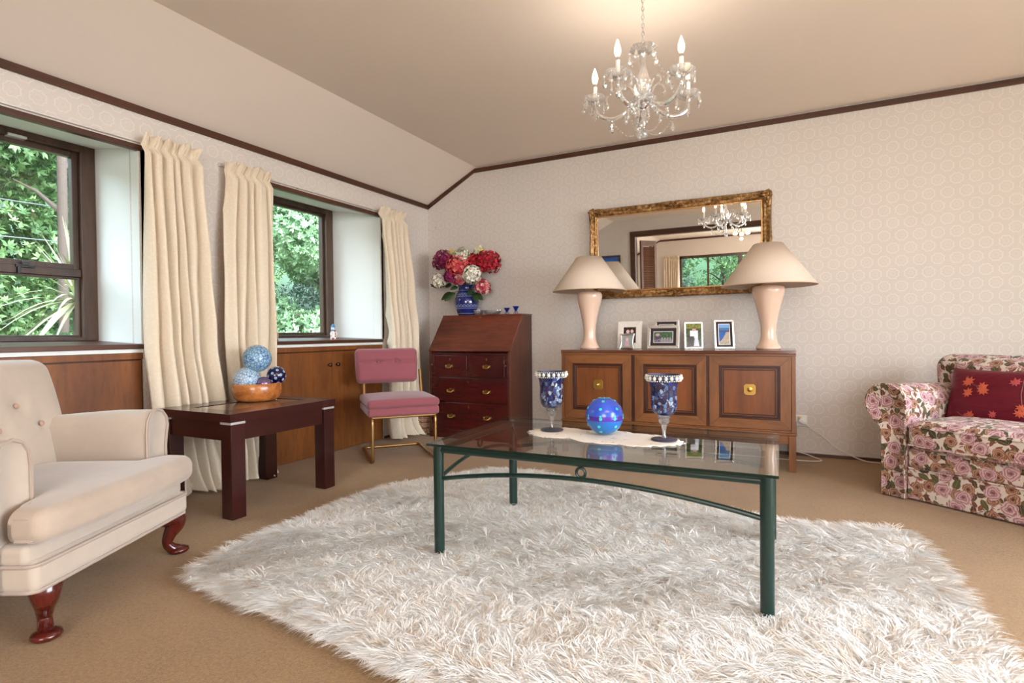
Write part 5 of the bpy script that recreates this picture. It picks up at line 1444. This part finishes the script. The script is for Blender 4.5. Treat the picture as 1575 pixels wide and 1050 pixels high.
# ================================================================== CHANDELIER
def chandelier():
    cx, cy = 2.572, -1.962; CS = .96; HZ = 1.943; t = thing('chandelier', 'crystal chandelier with five lit candle bulbs hanging over the coffee table', 'chandelier', (cx, cy, HZ), radians(21.3)); t.scale = (CS, CS, CS); HT = (H-HZ)/CS
    C = M['crystal']; S = M['chrome']
    MB().lathe([(0, HT), (.055, HT), (.055, HT-.012), (.030, HT-.03), (.006, HT-.04), (0, HT-.045)], 28, caps=False).build('ceiling_canopy', S, t, smooth=50)
    # chain
    z = HT-.045; k = 0; top = .285
    n = 8
    while z > top+.0:
        R = Matrix.Translation((0, 0, z-.011)) @ Matrix.Rotation(pi/2*(k % 2), 4, 'Z')
        MB(R).tube([(.0055*cos(2*pi*i/12), 0, .012*sin(2*pi*i/12)) for i in range(12)], .0019, 6, closed=True).build('chain_link', M['nickel'], t); z -= .0195; k += 1
    MB().tube([(.003*sin(i*.9), .003*cos(i*.9), top+(HT-.05-top)*i/30) for i in range(31)], .0017, 6).build('flex', M['clearflex'], t)
    # central column
    MB().lathe([(0, .285), (.006, .285), (.010, .275), (.004, .268), (.014, .262), (.005, .258)], 16).build('finial', S, t, smooth=50)
    MB().lathe([(.006, .250), (.016, .244), (.020, .232), (.014, .222), (.020, .212), (.016, .196), (.013, .170), (.016, .145), (.026, .115), (.035, .090), (.036, .070), (.028, .045), (.016, .030)], 24, mod=lambda a, j: 1+.04*cos(a*8)).build('baluster', C, t, smooth=40)
    MB().lathe([(.015, .032), (.020, .024), (.015, .018), (.012, .012), (.026, .006), (.030, -.004), (.026, -.014), (.018, -.022), (.024, -.028), (.016, -.036), (.006, -.040)], 24).build('hub', S, t, smooth=40)
    MB().lathe([(.006, -.04), (.010, -.05), (.007, -.075), (.012, -.09), (.008, -.11), (.003, -.125)], 16).build('lower_stem', C, t, smooth=50)
    def dish(z, r, par, cx=0, cy=0):   # petalled glass drip dish: eight round petals
        n = 40; prof = [(.006, z), (r*.45, z-.003), (r*.8, z+.008), (r, z+.022), (r*.97, z+.024), (r*.75, z+.011), (r*.4, z+.001), (.006, z+.004)]
        return MB().lathe(prof, n, (cx, cy, 0), False, mod=lambda a, j: (1-.16*(1-abs(cos(a*2.5)))) if 1 < j < 6 else 1).build('drip_dish', C, par, smooth=60)
    dish(.222, .066, t); dish(-.012, .062, t)
    # drop crystal, shared mesh: bead + faceted pear
    dm = MB(); dm.sphere((0, 0, -.007), .0055, 8, 6); dm.lathe([(0, -.014), (.0025, -.018), (.007, -.032), (.0088, -.042), (.006, -.050), (0, -.054)], 8, caps=False)
    proto = dm.build('crystal_drop', C, t, smooth=0)
    first = [True]
    def drop(x, y, z, par, s=1.0, inv=None):
        if first[0]: o = proto; first[0] = False
        else: o = dup(proto)
        o.parent = par; o.location = (x, y, z); o.scale = (s, s, s); o.rotation_euler = (0, 0, (x*37+y*91) % 3)
    for i in range(5):
        a = 2*pi*i/5+.3; drop(.064*cos(a), .064*sin(a), .238, t, 1.2)
    for i in range(6):
        a = 2*pi*i/6; drop(.058*cos(a), .058*sin(a), .004, t, 1.15)
    drop(0, 0, -.118, t, 1.1)
    MB().sphere((0, 0, -.158-.0), .019, 12, 8).build('bottom_ball', C, t, smooth=0)
    bm = NT('lit_candle_bulb'); bm.col((1, .8, .5)); bm.p(**{'Emission_Color': (1, .74, .42, 1), 'Emission_Strength': BULB})
    for i in range(5):
        a = 2*pi*i/5+pi/2; ca, sa = cos(a), sin(a); r = .232
        def P(d, z): return (d*ca, d*sa, z)
        arm = MB().tube(catmull([P(.020, .0), P(.055, -.022), P(.100, -.050), P(.150, -.062), (P(.200, -.045)), P(.228, -.012), P(r, .028)], 6), [.0092]*37, 10).build('arm', C, t)
        # curled ornament above each arm
        MB().tube(catmull([P(.035, .012), P(.045, .050), P(.070, .082), P(.100, .080), P(.112, .055), P(.098, .040)], 6), .0045, 8).build('scroll', C, arm)
        dish(.030, .060, arm, r*ca, r*sa)
        MB().lathe([(0, .024), (.013, .024), (.018, .030), (.014, .036), (.009, .040), (0, .040)], 18, (r*ca, r*sa, 0), False).build('candle_cup', S, arm, smooth=50)
        cd = MB().lathe([(.0095, .038), (.0095, .104), (.0075, .106), (.0, .106)], 16, (r*ca, r*sa, 0)).build('candle_tube', M['candle'], arm)
        MB().lathe([(.0085, .104), (.0085, .118), (.007, .120)], 14, (r*ca, r*sa, 0)).build('bulb_cap', S, arm)
        MB().lathe([(.006, .118), (.013, .132), (.0155, .146), (.014, .160), (.008, .178), (.003, .192), (0, .196)], 18, (r*ca, r*sa, 0)).build('bulb', bm.m, arm, smooth=70)
        l = bpy.data.lights.new('candle_bulb_light', 'POINT'); l.energy = PTL; l.color = (1, .89, .77); l.shadow_soft_size = .008
        lo = bpy.data.objects.new('candle_bulb_light', l); COL.objects.link(lo); lo.parent = arm; lo.location = (r*ca, r*sa, .206)
        for k in range(6):
            b = 2*pi*k/6+a; drop(r*ca+.058*cos(b), r*sa+.058*sin(b), .048, arm, 1.15)
        drop(.150*ca, .150*sa, -.064, arm, 1.25); drop(.085*ca, .085*sa, -.040, arm, 1.0); drop(r*ca, r*sa, .010, arm, 1.3)
        # swag of small beads from arm to bottom ball and to the next arm
        g = MB(); a2 = a+2*pi/5
        for k in range(15):
            u = k/14; x = (.150*ca)*(1-u)+.012*cos(a)*u; y = (.150*sa)*(1-u)+.012*sin(a)*u; zz = -.070*(1-u)-.140*u-.05*sin(pi*u)*.9
            g.sphere((x, y, zz), .0034, 6, 4)
        g.build('bead_swag', C, t)
        g = MB()
        for k in range(15):
            u = k/14; x = .055*(ca*(1-u)+cos(a2)*u); y = .055*(sa*(1-u)+sin(a2)*u); zz = .235-.0*u; xx = r*ca*(1-u)*1.0+.055*ca*u; yy = r*sa*(1-u)+.055*sa*u
            g.sphere((xx, yy, .050*(1-u)+.235*u-.075*sin(pi*u)), .0034, 6, 4)
        g.build('bead_swag', C, t)
BULB = 3.0; PTL = 1.3
M['nickel'] = plain('dark_nickel', (.42, .40, .38), .3, .9)
M['clearflex'] = plain('clear_flex', (.7, .68, .66), .3); M['candle'] = plain('candle_sleeve', srgb(240, 234, 224), .4)
chandelier()

# ================================================================== THE NEXT ROOM (seen in the mirror)
def louvre_door():
    t = thing('louvred_door', 'folded brown louvred door beside the opening, seen in the mirror', 'door', (.965, YB-.14, 0), radians(-62))
    w, h = .40, 2.10
    for x in (0, w-.055): MB().box(x, -.015, .01, x+.055, .015, h).build('stile', M['louvre'], t, bevel=.002)
    for z in (.01, 1.0, h-.09): MB().box(.055, -.014, z, w-.055, .014, z+.09).build('rail', M['louvre'], t, bevel=.002)
    slat = None
    for z0, z1 in ((.11, .99), (1.10, h-.10)):
        z = z0
        while z < z1-.01:
            if slat is None:
                slat = MB(Matrix.Rotation(radians(40), 4, 'X')).box(.053, -.018, -.003, w-.053, .018, .003).build('slat', M['louvre'], t, smooth=0); slat.location = (0, 0, z+.012)
            else: dup(slat, t, (0, 0, z+.012))
            z += .030
M['louvre'] = wood('louvre_wood', srgb(78, 46, 30), srgb(126, 84, 58), 2, 9, .4)
louvre_door()
def picture():
    x0, x1, z0, z1 = -.0, .62, 1.15, 1.845; 
    t = thing('framed_picture', 'framed blue seascape on the rear wall, seen in the mirror beside the left lamp', 'picture', (.36, YB+.005, 1.30), pi)
    w, h, b = .60, .57, .03
    for q in (((-w/2, 0), (w/2, 0), (w/2-b, b), (-w/2+b, b)), ((-w/2, h), (-w/2+b, h-b), (w/2-b, h-b), (w/2, h)), ((-w/2, 0), (-w/2+b, b), (-w/2+b, h-b), (-w/2, h)), ((w/2, 0), (w/2, h), (w/2-b, h-b), (w/2-b, b))):
        MB().prism(list(q), -.025, 0, 'y').build('frame_side', M['frame'], t, smooth=0, bevel=.003)
    def sea(u, v):
        if v > .52: k = (v-.52)/.48; return (20+90*(1-k), 70+110*(1-k), 160+60*(1-k))
        if v > .42: return (180, 190, 200)
        return (30, 90+40*ns(u, v, 9), 150)
    print_plane('painting', w-2*b, h-2*b, sea, t, M['print'], 40, Matrix.Translation((0, -.012, b)))
    MB().box(-w/2+.01, -.006, .01, w/2-.01, 0, h-.01).build('back_board', M['oakdark'], t, smooth=0)
picture()
def pendant():
    x, y = 2.42, -7.3; t = thing('pendant_light', 'ceiling light with three glowing round shades in the far room, seen in the mirror', 'ceiling light', (x, y, H))
    MB().lathe([(0, 0), (.07, 0), (.07, -.02), (.02, -.03), (0, -.03)], 24, caps=False).build('ceiling_plate', M['brass'], t)
    MB().tube([(0, 0, -.03), (0, 0, -.13)], .008, 8).build('stem', M['brass'], t)
    g = emit('glowing_shade', (1, .80, .52), 1.3)
    for i in range(3):
        a = 2*pi*i/3+.5; px, py = .13*cos(a), .13*sin(a)
        ar = MB().tube(catmull([(0, 0, -.12), (px*.6, py*.6, -.15), (px, py, -.12)], 5), .006, 8).build('arm', M['brass'], t)
        MB().lathe([(.016, -.115), (.03, -.125), (.045, -.15), (.046, -.17), (.036, -.19), (.0, -.198)], 22, (px, py, 0)).build('glass_shade', g, ar, smooth=60)
    l = bpy.data.lights.new('pendant_lamp', 'POINT'); l.energy = 38; l.color = (1, .90, .76); l.shadow_soft_size = .02
    lo = bpy.data.objects.new('pendant_lamp', l); COL.objects.link(lo); lo.parent = t; lo.location = (0, 0, -.26)
pendant()

# ================================================================== SHAG RUG
def rug():
    out = [(1.10, -3.21), (1.045, -2.95), (1.03, -2.6), (1.015, -2.2), (1.05, -1.92), (1.24, -1.60), (1.40, -1.33), (1.66, -1.27), (2.06, -1.36), (2.47, -1.47), (2.86, -1.58), (3.09, -1.64), (3.38, -1.60), (3.62, -1.52), (3.67, -1.73), (3.69, -2.2), (3.70, -2.52), (3.70, -3.0), (3.62, -3.44), (3.2, -3.46), (2.8, -3.42), (2.38, -3.36), (2.2, -3.35), (1.95, -3.31), (1.73, -3.28), (1.42, -3.27)]
    ctr = np.array([2.4, -2.4]); P = np.array(out); ins = ctr+(P-ctr)*.975
    t = thing('shag_rug', 'large white long-haired shag rug on the carpet under the coffee table', 'rug', (2.4, -2.4, 0))
    MB(Matrix.Translation((-2.4, 2.4, 0))).prism([tuple(p) for p in ins][::-1], .001, .016).build('rug_backing', M['rugback'], t, smooth=0)
    rng = np.random.default_rng(5)
    def inside(x, y):
        c = np.zeros(len(x), bool); n = len(ins)
        for i in range(n):
            x1, y1 = ins[i]; x2, y2 = ins[(i+1) % n]
            c ^= ((y1 > y) != (y2 > y)) & (x < (x2-x1)*(y-y1)/(y2-y1+1e-12)+x1)
        return c
    def field(x, y, s, k):
        r = np.zeros_like(x); g = np.random.default_rng(k)
        for _ in range(5):
            f = g.normal(size=2)*s; p = g.uniform(0, 6.28); r += np.sin(x*f[0]+y*f[1]+p)
        return r/5
    NL = 36000; K = 9
    x = rng.uniform(1.0, 3.75, NL*2); y = rng.uniform(-3.5, -1.2, NL*2); m = inside(x, y); x, y = x[m][:NL], y[m][:NL]; N = len(x)
    # lock direction: swirling field, pushed outward near the edge
    th = 1.5*field(x, y, 3.2, 1)+2.6*field(x, y, 9, 2)+rng.normal(0, .75, N)-2.6
    d = np.stack([np.cos(th), np.sin(th)], 1)
    # distance to the nearest edge, outward direction
    seg = np.roll(ins, -1, 0)-ins; best = np.full(N, 9.); od = np.zeros((N, 2))
    for i in range(len(ins)):
        a = ins[i]; s = seg[i]; L2 = s@s; u = np.clip(((x-a[0])*s[0]+(y-a[1])*s[1])/L2, 0, 1); qx = a[0]+u*s[0]-x; qy = a[1]+u*s[1]-y; dd = np.hypot(qx, qy)
        k = dd < best; best[k] = dd[k]; od[k] = np.stack([qx, qy], 1)[k]/(dd[k, None]+1e-9)
    w = np.clip(1-best/.09, 0, 1)[:, None]*1.6; d = d+od*w; d /= np.linalg.norm(d, axis=1)[:, None]
    ln = rng.uniform(.045, .082, N)*(1+.12*field(x, y, 9, 3)); lift = rng.uniform(.20, .52, N)*(1-.35*np.clip(1-best/.07, 0, 1))
    # strands
    ox = rng.normal(0, .0085, (N, K, 2)); ln2 = ln[:, None]*rng.uniform(.7, 1.12, (N, K)); 
    jit = rng.normal(0, .17, (N, K)); c, s = np.cos(jit), np.sin(jit)
    dx = d[:, None, 0]*c-d[:, None, 1]*s; dy = d[:, None, 0]*s+d[:, None, 1]*c
    bx_ = x[:, None]+ox[..., 0]; by_ = y[:, None]+ox[..., 1]
    lf = lift[:, None]*rng.uniform(.75, 1.25, (N, K)); curl = rng.normal(0, .35, (N, 1))+rng.normal(0, .22, (N, K))
    w0 = rng.uniform(.0008, .0017, (N, K))
    S = 4; verts = []; 
    cl = .55                                          # strands of a lock close up towards its tip
    for i in range(S):
        u = i/(S-1)
        r = ln2*u
        px = bx_-ox[..., 0]*cl*u+dx*r*(.55+.45*u)-dy*curl*r*u*.8; py = by_-ox[..., 1]*cl*u+dy*r*(.55+.45*u)+dx*curl*r*u*.8
        pz = .014+ln2*lf*(1.55*u-.95*u*u)+.002
        pz = np.maximum(pz, .004)
        px_, py_ = -dy, dx
        wd = w0*(1-.0*u) if i < S-1 else 0*w0
        if i < S-1:
            tw = .1
            verts.append(np.stack([px-px_*wd, py-py_*wd, pz-wd*tw], -1)); verts.append(np.stack([px+px_*wd, py+py_*wd, pz+wd*tw], -1))
        else: verts.append(np.stack([px, py, pz], -1))
    V = np.stack(verts, 2).reshape(-1, 3); nv = 2*(S-1)+1; T_ = N*K
    V[:, 0] -= 2.4; V[:, 1] += 2.4
    base = np.arange(T_)[:, None]*nv
    tri = []
    for i in range(S-2):
        a = 2*i; tri += [[a, a+1, a+3], [a, a+3, a+2]]
    a = 2*(S-2); tri += [[a, a+1, a+2]]
    tri = np.array(tri)[:, ::-1]; F = (base[:, :, None]+tri[None]).reshape(-1, 3)
    me = bpy.data.meshes.new('pile'); me.vertices.add(len(V)); me.vertices.foreach_set('co', V.astype(np.float32).ravel())
    me.loops.add(F.size); me.loops.foreach_set('vertex_index', F.astype(np.int32).ravel()); me.polygons.add(len(F))
    me.polygons.foreach_set('loop_start', np.arange(0, F.size, 3, dtype=np.int32)); me.polygons.foreach_set('use_smooth', np.ones(len(F), bool))
    ca = me.attributes.new('tone', 'FLOAT', 'POINT'); tone = np.repeat((.5+.28*rng.normal(size=(N, 1))+.12*rng.normal(size=(N, K))).clip(0, 1).reshape(-1), nv); ca.data.foreach_set('value', tone.astype(np.float32))
    me.update()
    # combed pile: strand normals lean towards straight up
    nd = np.stack([-dx*.35, -dy*.35, np.ones_like(dx)], -1).reshape(-1, 1, 3)+rng.normal(0, .28, (T_, 1, 3)); nd /= np.linalg.norm(nd, axis=2)[..., None]
    me.normals_split_custom_set_from_vertices(np.repeat(nd, nv, 1).reshape(-1, 3).astype(np.float32))
    mt = NT('ivory_pile'); at = mt.n('Attribute', attribute_name='tone'); mt.col(mt.ramp(at.outputs['Fac'], [(0, srgb(214, 192, 168)), (.22, srgb(240, 232, 222)), (.55, srgb(252, 250, 247)), (1, srgb(254, 253, 252))])); mt.rough(.6); mt.p(**{'Specular_IOR_Level': .25})
    tl = mt.n('BsdfTranslucent'); tl.inputs[0].default_value = (.97, .95, .92, 1); mx = mt.n('MixShader'); mx.inputs[0].default_value = .30
    mt.t.links.new(mt.b.outputs[0], mx.inputs[1]); mt.t.links.new(tl.outputs[0], mx.inputs[2]); mt.t.links.new(mx.outputs[0], mt.out.inputs[0])
    me.materials.append(mt.m)
    o = bpy.data.objects.new('pile', me); COL.objects.link(o); o.parent = t; o['kind'] = 'stuff'
M['rugback'] = plain('rug_base', srgb(244, 238, 230), .9, bump=.4, bs=90)
rug()

# ================================================================== OUTDOORS
def leaf_mat(name, a, b, c):
    t = NT(name); at = t.n('Attribute', attribute_name='tone'); t.col(t.ramp(at.outputs['Fac'], [(0, a), (.5, b), (1, c)])); t.rough(.45); t.p(**{'Specular_IOR_Level': .4})
    tl = t.n('BsdfTranslucent'); tl.inputs[0].default_value = (*[min(1, x*1.3) for x in b], 1); mx = t.n('MixShader'); mx.inputs[0].default_value = .2
    t.t.links.new(t.b.outputs[0], mx.inputs[1]); t.t.links.new(tl.outputs[0], mx.inputs[2]); t.t.links.new(mx.outputs[0], t.out.inputs[0]); return t.m
LM = [leaf_mat('leaf_bright', srgb(72, 100, 66), srgb(116, 146, 100), srgb(184, 204, 168)), leaf_mat('leaf_mid', srgb(44, 70, 40), srgb(88, 118, 68), srgb(150, 176, 116)), leaf_mat('leaf_dark', srgb(26, 46, 36), srgb(48, 72, 54), srgb(88, 112, 88))]
M['bark'] = plain('bark', srgb(78, 62, 54), .9, 0, .3, 30, bump=.6, bs=60)
def foliage_mesh(blobs, nwh, leaf, k, seed, mat):
    # whorls of leaves over the surfaces of the crown's lobes
    rng = np.random.default_rng(seed); B = np.array(blobs); wts = B[:, 3]**2; wts /= wts.sum()
    id_ = rng.choice(len(B), nwh, p=wts); dr = rng.normal(size=(nwh, 3)); dr /= np.linalg.norm(dr, axis=1)[:, None]
    rad = B[id_, 3]*rng.uniform(.72, 1.05, nwh); C = B[id_, :3]+dr*rad[:, None]*np.array([1, 1, .85])
    ax = dr+np.array([0, 0, .35])+rng.normal(0, .35, (nwh, 3)); ax /= np.linalg.norm(ax, axis=1)[:, None]
    t1 = np.cross(ax, rng.normal(size=(nwh, 3))); t1 /= np.linalg.norm(t1, axis=1)[:, None]; t2 = np.cross(ax, t1)
    an = (np.arange(k)*2*pi/k)[None, :]+rng.uniform(0, 6, (nwh, 1))+rng.normal(0, .2, (nwh, k)); L = leaf*rng.uniform(.65, 1.2, (nwh, k)); el = rng.uniform(.1, .8, (nwh, k))
    d = (np.cos(an)[..., None]*t1[:, None]+np.sin(an)[..., None]*t2[:, None])*np.cos(el)[..., None]+ax[:, None]*np.sin(el)[..., None]
    sd = np.cross(d, ax[:, None]); sd /= np.linalg.norm(sd, axis=2)[..., None]+1e-9
    c = C[:, None]; V = np.stack([c+0*d, c+d*L[..., None]*.5+sd*L[..., None]*.20, c+d*L[..., None], c+d*L[..., None]*.5-sd*L[..., None]*.20], 2).reshape(-1, 3)
    n = nwh*k; F = (np.arange(n)[:, None, None]*4+np.array([[0, 1, 2], [0, 2, 3]])[None]).reshape(-1, 3)
    me = bpy.data.meshes.new('foliage'); me.vertices.add(len(V)); me.vertices.foreach_set('co', V.astype(np.float32).ravel()); me.loops.add(F.size); me.loops.foreach_set('vertex_index', F.astype(np.int32).ravel())
    me.polygons.add(len(F)); me.polygons.foreach_set('loop_start', np.arange(0, F.size, 3, dtype=np.int32))
    a = me.attributes.new('tone', 'FLOAT', 'POINT'); tn = np.repeat((.5+.25*rng.normal(size=(nwh, 1))+.1*rng.normal(size=(nwh, k))).clip(0, 1).reshape(-1), 4); a.data.foreach_set('value', tn.astype(np.float32)); me.update(); me.validate(); me.materials.append(mat)
    return me
def tree(name, label, cat, loc, blobs, nwh, leaf, k, seed, mat, trunk=None, grp='trees and bushes outside the windows'):
    t = thing(name, label, cat, loc, 0, grp)
    o = bpy.data.objects.new('foliage', foliage_mesh(blobs, nwh, leaf, k, seed, mat)); COL.objects.link(o); o.parent = t; o['kind'] = 'stuff'
    if trunk:
        P, r0, r1 = trunk; pp = catmull(P, 4); MB().tube(pp, [r0+(r1-r0)*i/(len(pp)-1) for i in range(len(pp))], 12).build('trunk', M['bark'], t)
        rnd = random.Random(seed)
        for i in range(5):
            q = pp[int(len(pp)*(.35+.12*i))]; a = rnd.uniform(0, 6.28)
            e = q+Vector((cos(a)*.7, sin(a)*.7, .45)); MB().tube([q, (q+e)/2+Vector((0, 0, .05)), e], [r1*.7, r1*.45, r1*.15], 7).build('branch', M['bark'], t)
    return t
def blobs(n, rx, ry, z0, z1, r0, r1, seed):
    rnd = random.Random(seed); out = []
    for i in range(n):
        u = (i+.5)/n; z = z0+(z1-z0)*u; k = math.sqrt(max(.1, 1-((u-.45)/.62)**2)); a = rnd.uniform(0, 6.28); q = rnd.uniform(.2, 1)
        out.append((rx*k*q*cos(a), ry*k*q*sin(a), z, rnd.uniform(r0, r1)))
    return out
G0 = -1.1
struct(MB().box(-1.2, -16, G0-.5, -.62, 12, G0).box(-40, -40, G0-.6, 40, 30, G0-.5).build('ground', plain('garden_soil', srgb(84, 84, 56), .95, 0, .3, 2, bump=.5, bs=20), smooth=0))
# rising bush-clad bank behind the trees
def hill():
    def fn(u, v):
        y = -30+58*u; x = -9.5-14*v; z = G0-.3+11*v**.8+.5*sin(u*19)+.4*sin(v*13+u*7)
        return (x, y, z)
    struct(MB().grid(40, 14, fn).build('hillside', plain('bush_bank', srgb(48, 66, 42), .95, 0, .35, 1.5, bump=.8, bs=6), smooth=60))
    def fn2(u, v):
        x = -30+60*u; y = -18.0-12*v; z = G0-.3+12*v**.8+.4*sin(u*15)
        return (x, y, z)
    struct(MB().grid(30, 12, fn2).build('hillside_rear', plain('bush_bank_rear', srgb(52, 74, 44), .95, 0, .35, 1.5, bump=.8, bs=6), smooth=60))
hill()
# seen through the window nearest the corner
tree('evergreen_bush', 'tall pale green leafy bush filling the window nearest the corner', 'bush', (-3.6, 2.1, G0), blobs(16, .95, 1.25, .5, 4.3, .42, .66, 1), 14949, 0.071, 7, 1, LM[0], ([(0, 0, 0), (.1, 0, 1.5), (0, .1, 3)], .10, .04))
tree('dark_tree', 'dark tree behind the pale bush', 'tree', (-7.2, 6.4, G0), blobs(20, 2.6, 2.8, 1.2, 8, .9, 1.4, 2), 11959, 0.105, 6, 2, LM[2], ([(0, 0, 0), (.1, 0, 3), (0, .1, 6)], .16, .06))
tree('dark_tree', 'dark tree at the right of the pale bush, higher up the bank', 'tree', (-5.6, 9.2, G0), blobs(18, 2.2, 2.4, .8, 7.5, .8, 1.3, 7), 9660, 0.099, 6, 12, LM[2], ([(0, 0, 0), (.1, 0, 3), (0, .1, 6)], .16, .06))
# seen through the left window
tree('broadleaf_tree', 'mid green broadleaf tree with a straight grey trunk outside the left window', 'tree', (-6.6, -.2, G0), blobs(20, 2.0, 2.1, 1.9, 7.2, .7, 1.2, 3), 14949, 0.093, 7, 3, LM[1], ([(2.2, -.9, 0), (2.22, -.88, 2.4), (2.2, -.86, 4.5), (2.1, -.85, 7)], .052, .045))
tree('broadleaf_tree', 'mid green tree at the far left of the left window', 'tree', (-5.6, -2.6, G0), blobs(18, 1.7, 1.9, 1.4, 6.4, .6, 1.1, 4), 12649, 0.081, 7, 4, LM[1], ([(0, 0, 0), (.1, 0, 2), (0, .1, 4)], .12, .05))
tree('low_hedge_bush', 'low green bush outside the bottom pane of the left window', 'bush', (-3.2, -1.75, G0), blobs(14, .9, 1.6, .4, 1.75, .38, .55, 5), 13799, 0.046, 6, 5, LM[1], None)
tree('low_hedge_bush', 'low leafy bush behind the spiky plant', 'bush', (-4.4, .2, G0), blobs(14, 1.0, 1.8, .4, 2.1, .45, .7, 6), 12649, 0.056, 6, 6, LM[1], None)
tree('tall_tree', 'tall pale-topped tree standing highest behind the left window', 'tree', (-9.2, 1.8, G0), blobs(22, 2.8, 3.2, 2.0, 9.5, 1.0, 1.5, 8), 12879, 0.124, 6, 8, LM[1], ([(0, 0, 0), (.1, 0, 3), (0, .1, 7)], .18, .07))
tree('tall_tree', 'tall tree further left up the bank outside the left window', 'tree', (-8.8, -4.5, G0), blobs(22, 2.8, 3.2, 1.5, 9, 1.0, 1.5, 9), 11500, 0.124, 6, 9, LM[2], ([(0, 0, 0), (.1, 0, 3), (0, .1, 7)], .18, .07))
# reflected in the mirror through the far room's window
tree('garden_tree', 'dark green tree outside the far room window, left pane in the mirror', 'tree', (-.6, -13.5, G0), blobs(16, 1.6, 1.6, 1.0, 5.5, .6, 1.0, 14), 7359, 0.093, 6, 14, LM[2], ([(.6, .6, 0), (.65, .6, 2), (.5, .5, 4)], .10, .05))
tree('garden_tree', 'bright green tree outside the far room window, right pane in the mirror', 'tree', (3.3, -13.2, G0), blobs(18, 1.9, 1.6, .8, 5.8, .6, 1.0, 15), 9660, 0.081, 6, 15, LM[1], ([(0, 0, 0), (.1, 0, 2), (0, .1, 4)], .12, .05))
tree('garden_tree', 'green tree between the two others outside the far room window', 'tree', (1.3, -15.5, G0), blobs(18, 2.2, 1.6, .8, 6.8, .7, 1.1, 16), 8280, 0.093, 6, 16, LM[1], ([(0, 0, 0), (.1, 0, 2), (0, .1, 4)], .12, .05))

def spiky(loc, s, label, n, seed, name='cabbage_tree'):
    t = thing(name, label, 'plant', loc, 0); rnd = random.Random(seed)
    MB().tube([(0, 0, -1.6*s), (.03, 0, -.8*s), (0, 0, .02)], [.07*s, .06*s, .06*s], 10).build('trunk', M['bark'], t)
    for i in range(n):
        a = rnd.uniform(0, 6.28); e = rnd.uniform(-.5, 1.35); L = s*rnd.uniform(.65, 1.0); w = .022*s*rnd.uniform(.8, 1.2)
        d = Vector((cos(a)*cos(e), sin(a)*cos(e), sin(e))); side = d.cross(Vector((0, 0, 1))).normalized(); nn = side.cross(d)
        vs = []; m = 6
        for k in range(m):
            u = k/(m-1); p = d*L*u+Vector((0, 0, -.42*L*u*u*cos(e))); ww = w*(.6+.8*u if u < .4 else .92*(1-u)/.6+.02)
            vs += [tuple(p-side*ww+nn*ww*.3), tuple(p), tuple(p+side*ww+nn*ww*.3)]
        fs = []
        for k in range(m-1):
            q = k*3; fs += [(q, q+1, q+4, q+3), (q+1, q+2, q+5, q+4)]
        MB().add(vs, fs).build('sword_leaf', M['swordleaf'] if i % 3 else M['swordleaf2'], t, smooth=60)
    return t
M['swordleaf'] = plain('pale_sword_leaf', srgb(166, 170, 130), .5, 0, .2, 10); M['swordleaf2'] = plain('dry_sword_leaf', srgb(136, 126, 92), .6, 0, .2, 10)
spiky((-2.35, -1.88, 1.22), .85, 'pale spiky cabbage tree outside the left window pane', 70, 3)
spiky((1.0, -11.4, .75), .9, 'spiky cabbage tree outside the far room window, seen in the mirror', 50, 5)
def wire(P, label):
    c = MB().tube(catmull(P, 8), .007, 6).build('overhead_wire', M['wire'], None); tag(c, label, 'wire')
M['wire'] = plain('grey_cable', srgb(96, 102, 102), .5)
wire([(-4.6, -8, 2.35), (-4.6, -2.5, 2.02), (-4.6, 4, 2.4), (-4.6, 12, 3.4)], 'lower overhead cable crossing both window views')
wire([(-4.9, -8, 3.05), (-4.9, -2.0, 2.50), (-4.9, 4, 2.95), (-4.9, 12, 4.0)], 'upper overhead cable crossing the left window view')
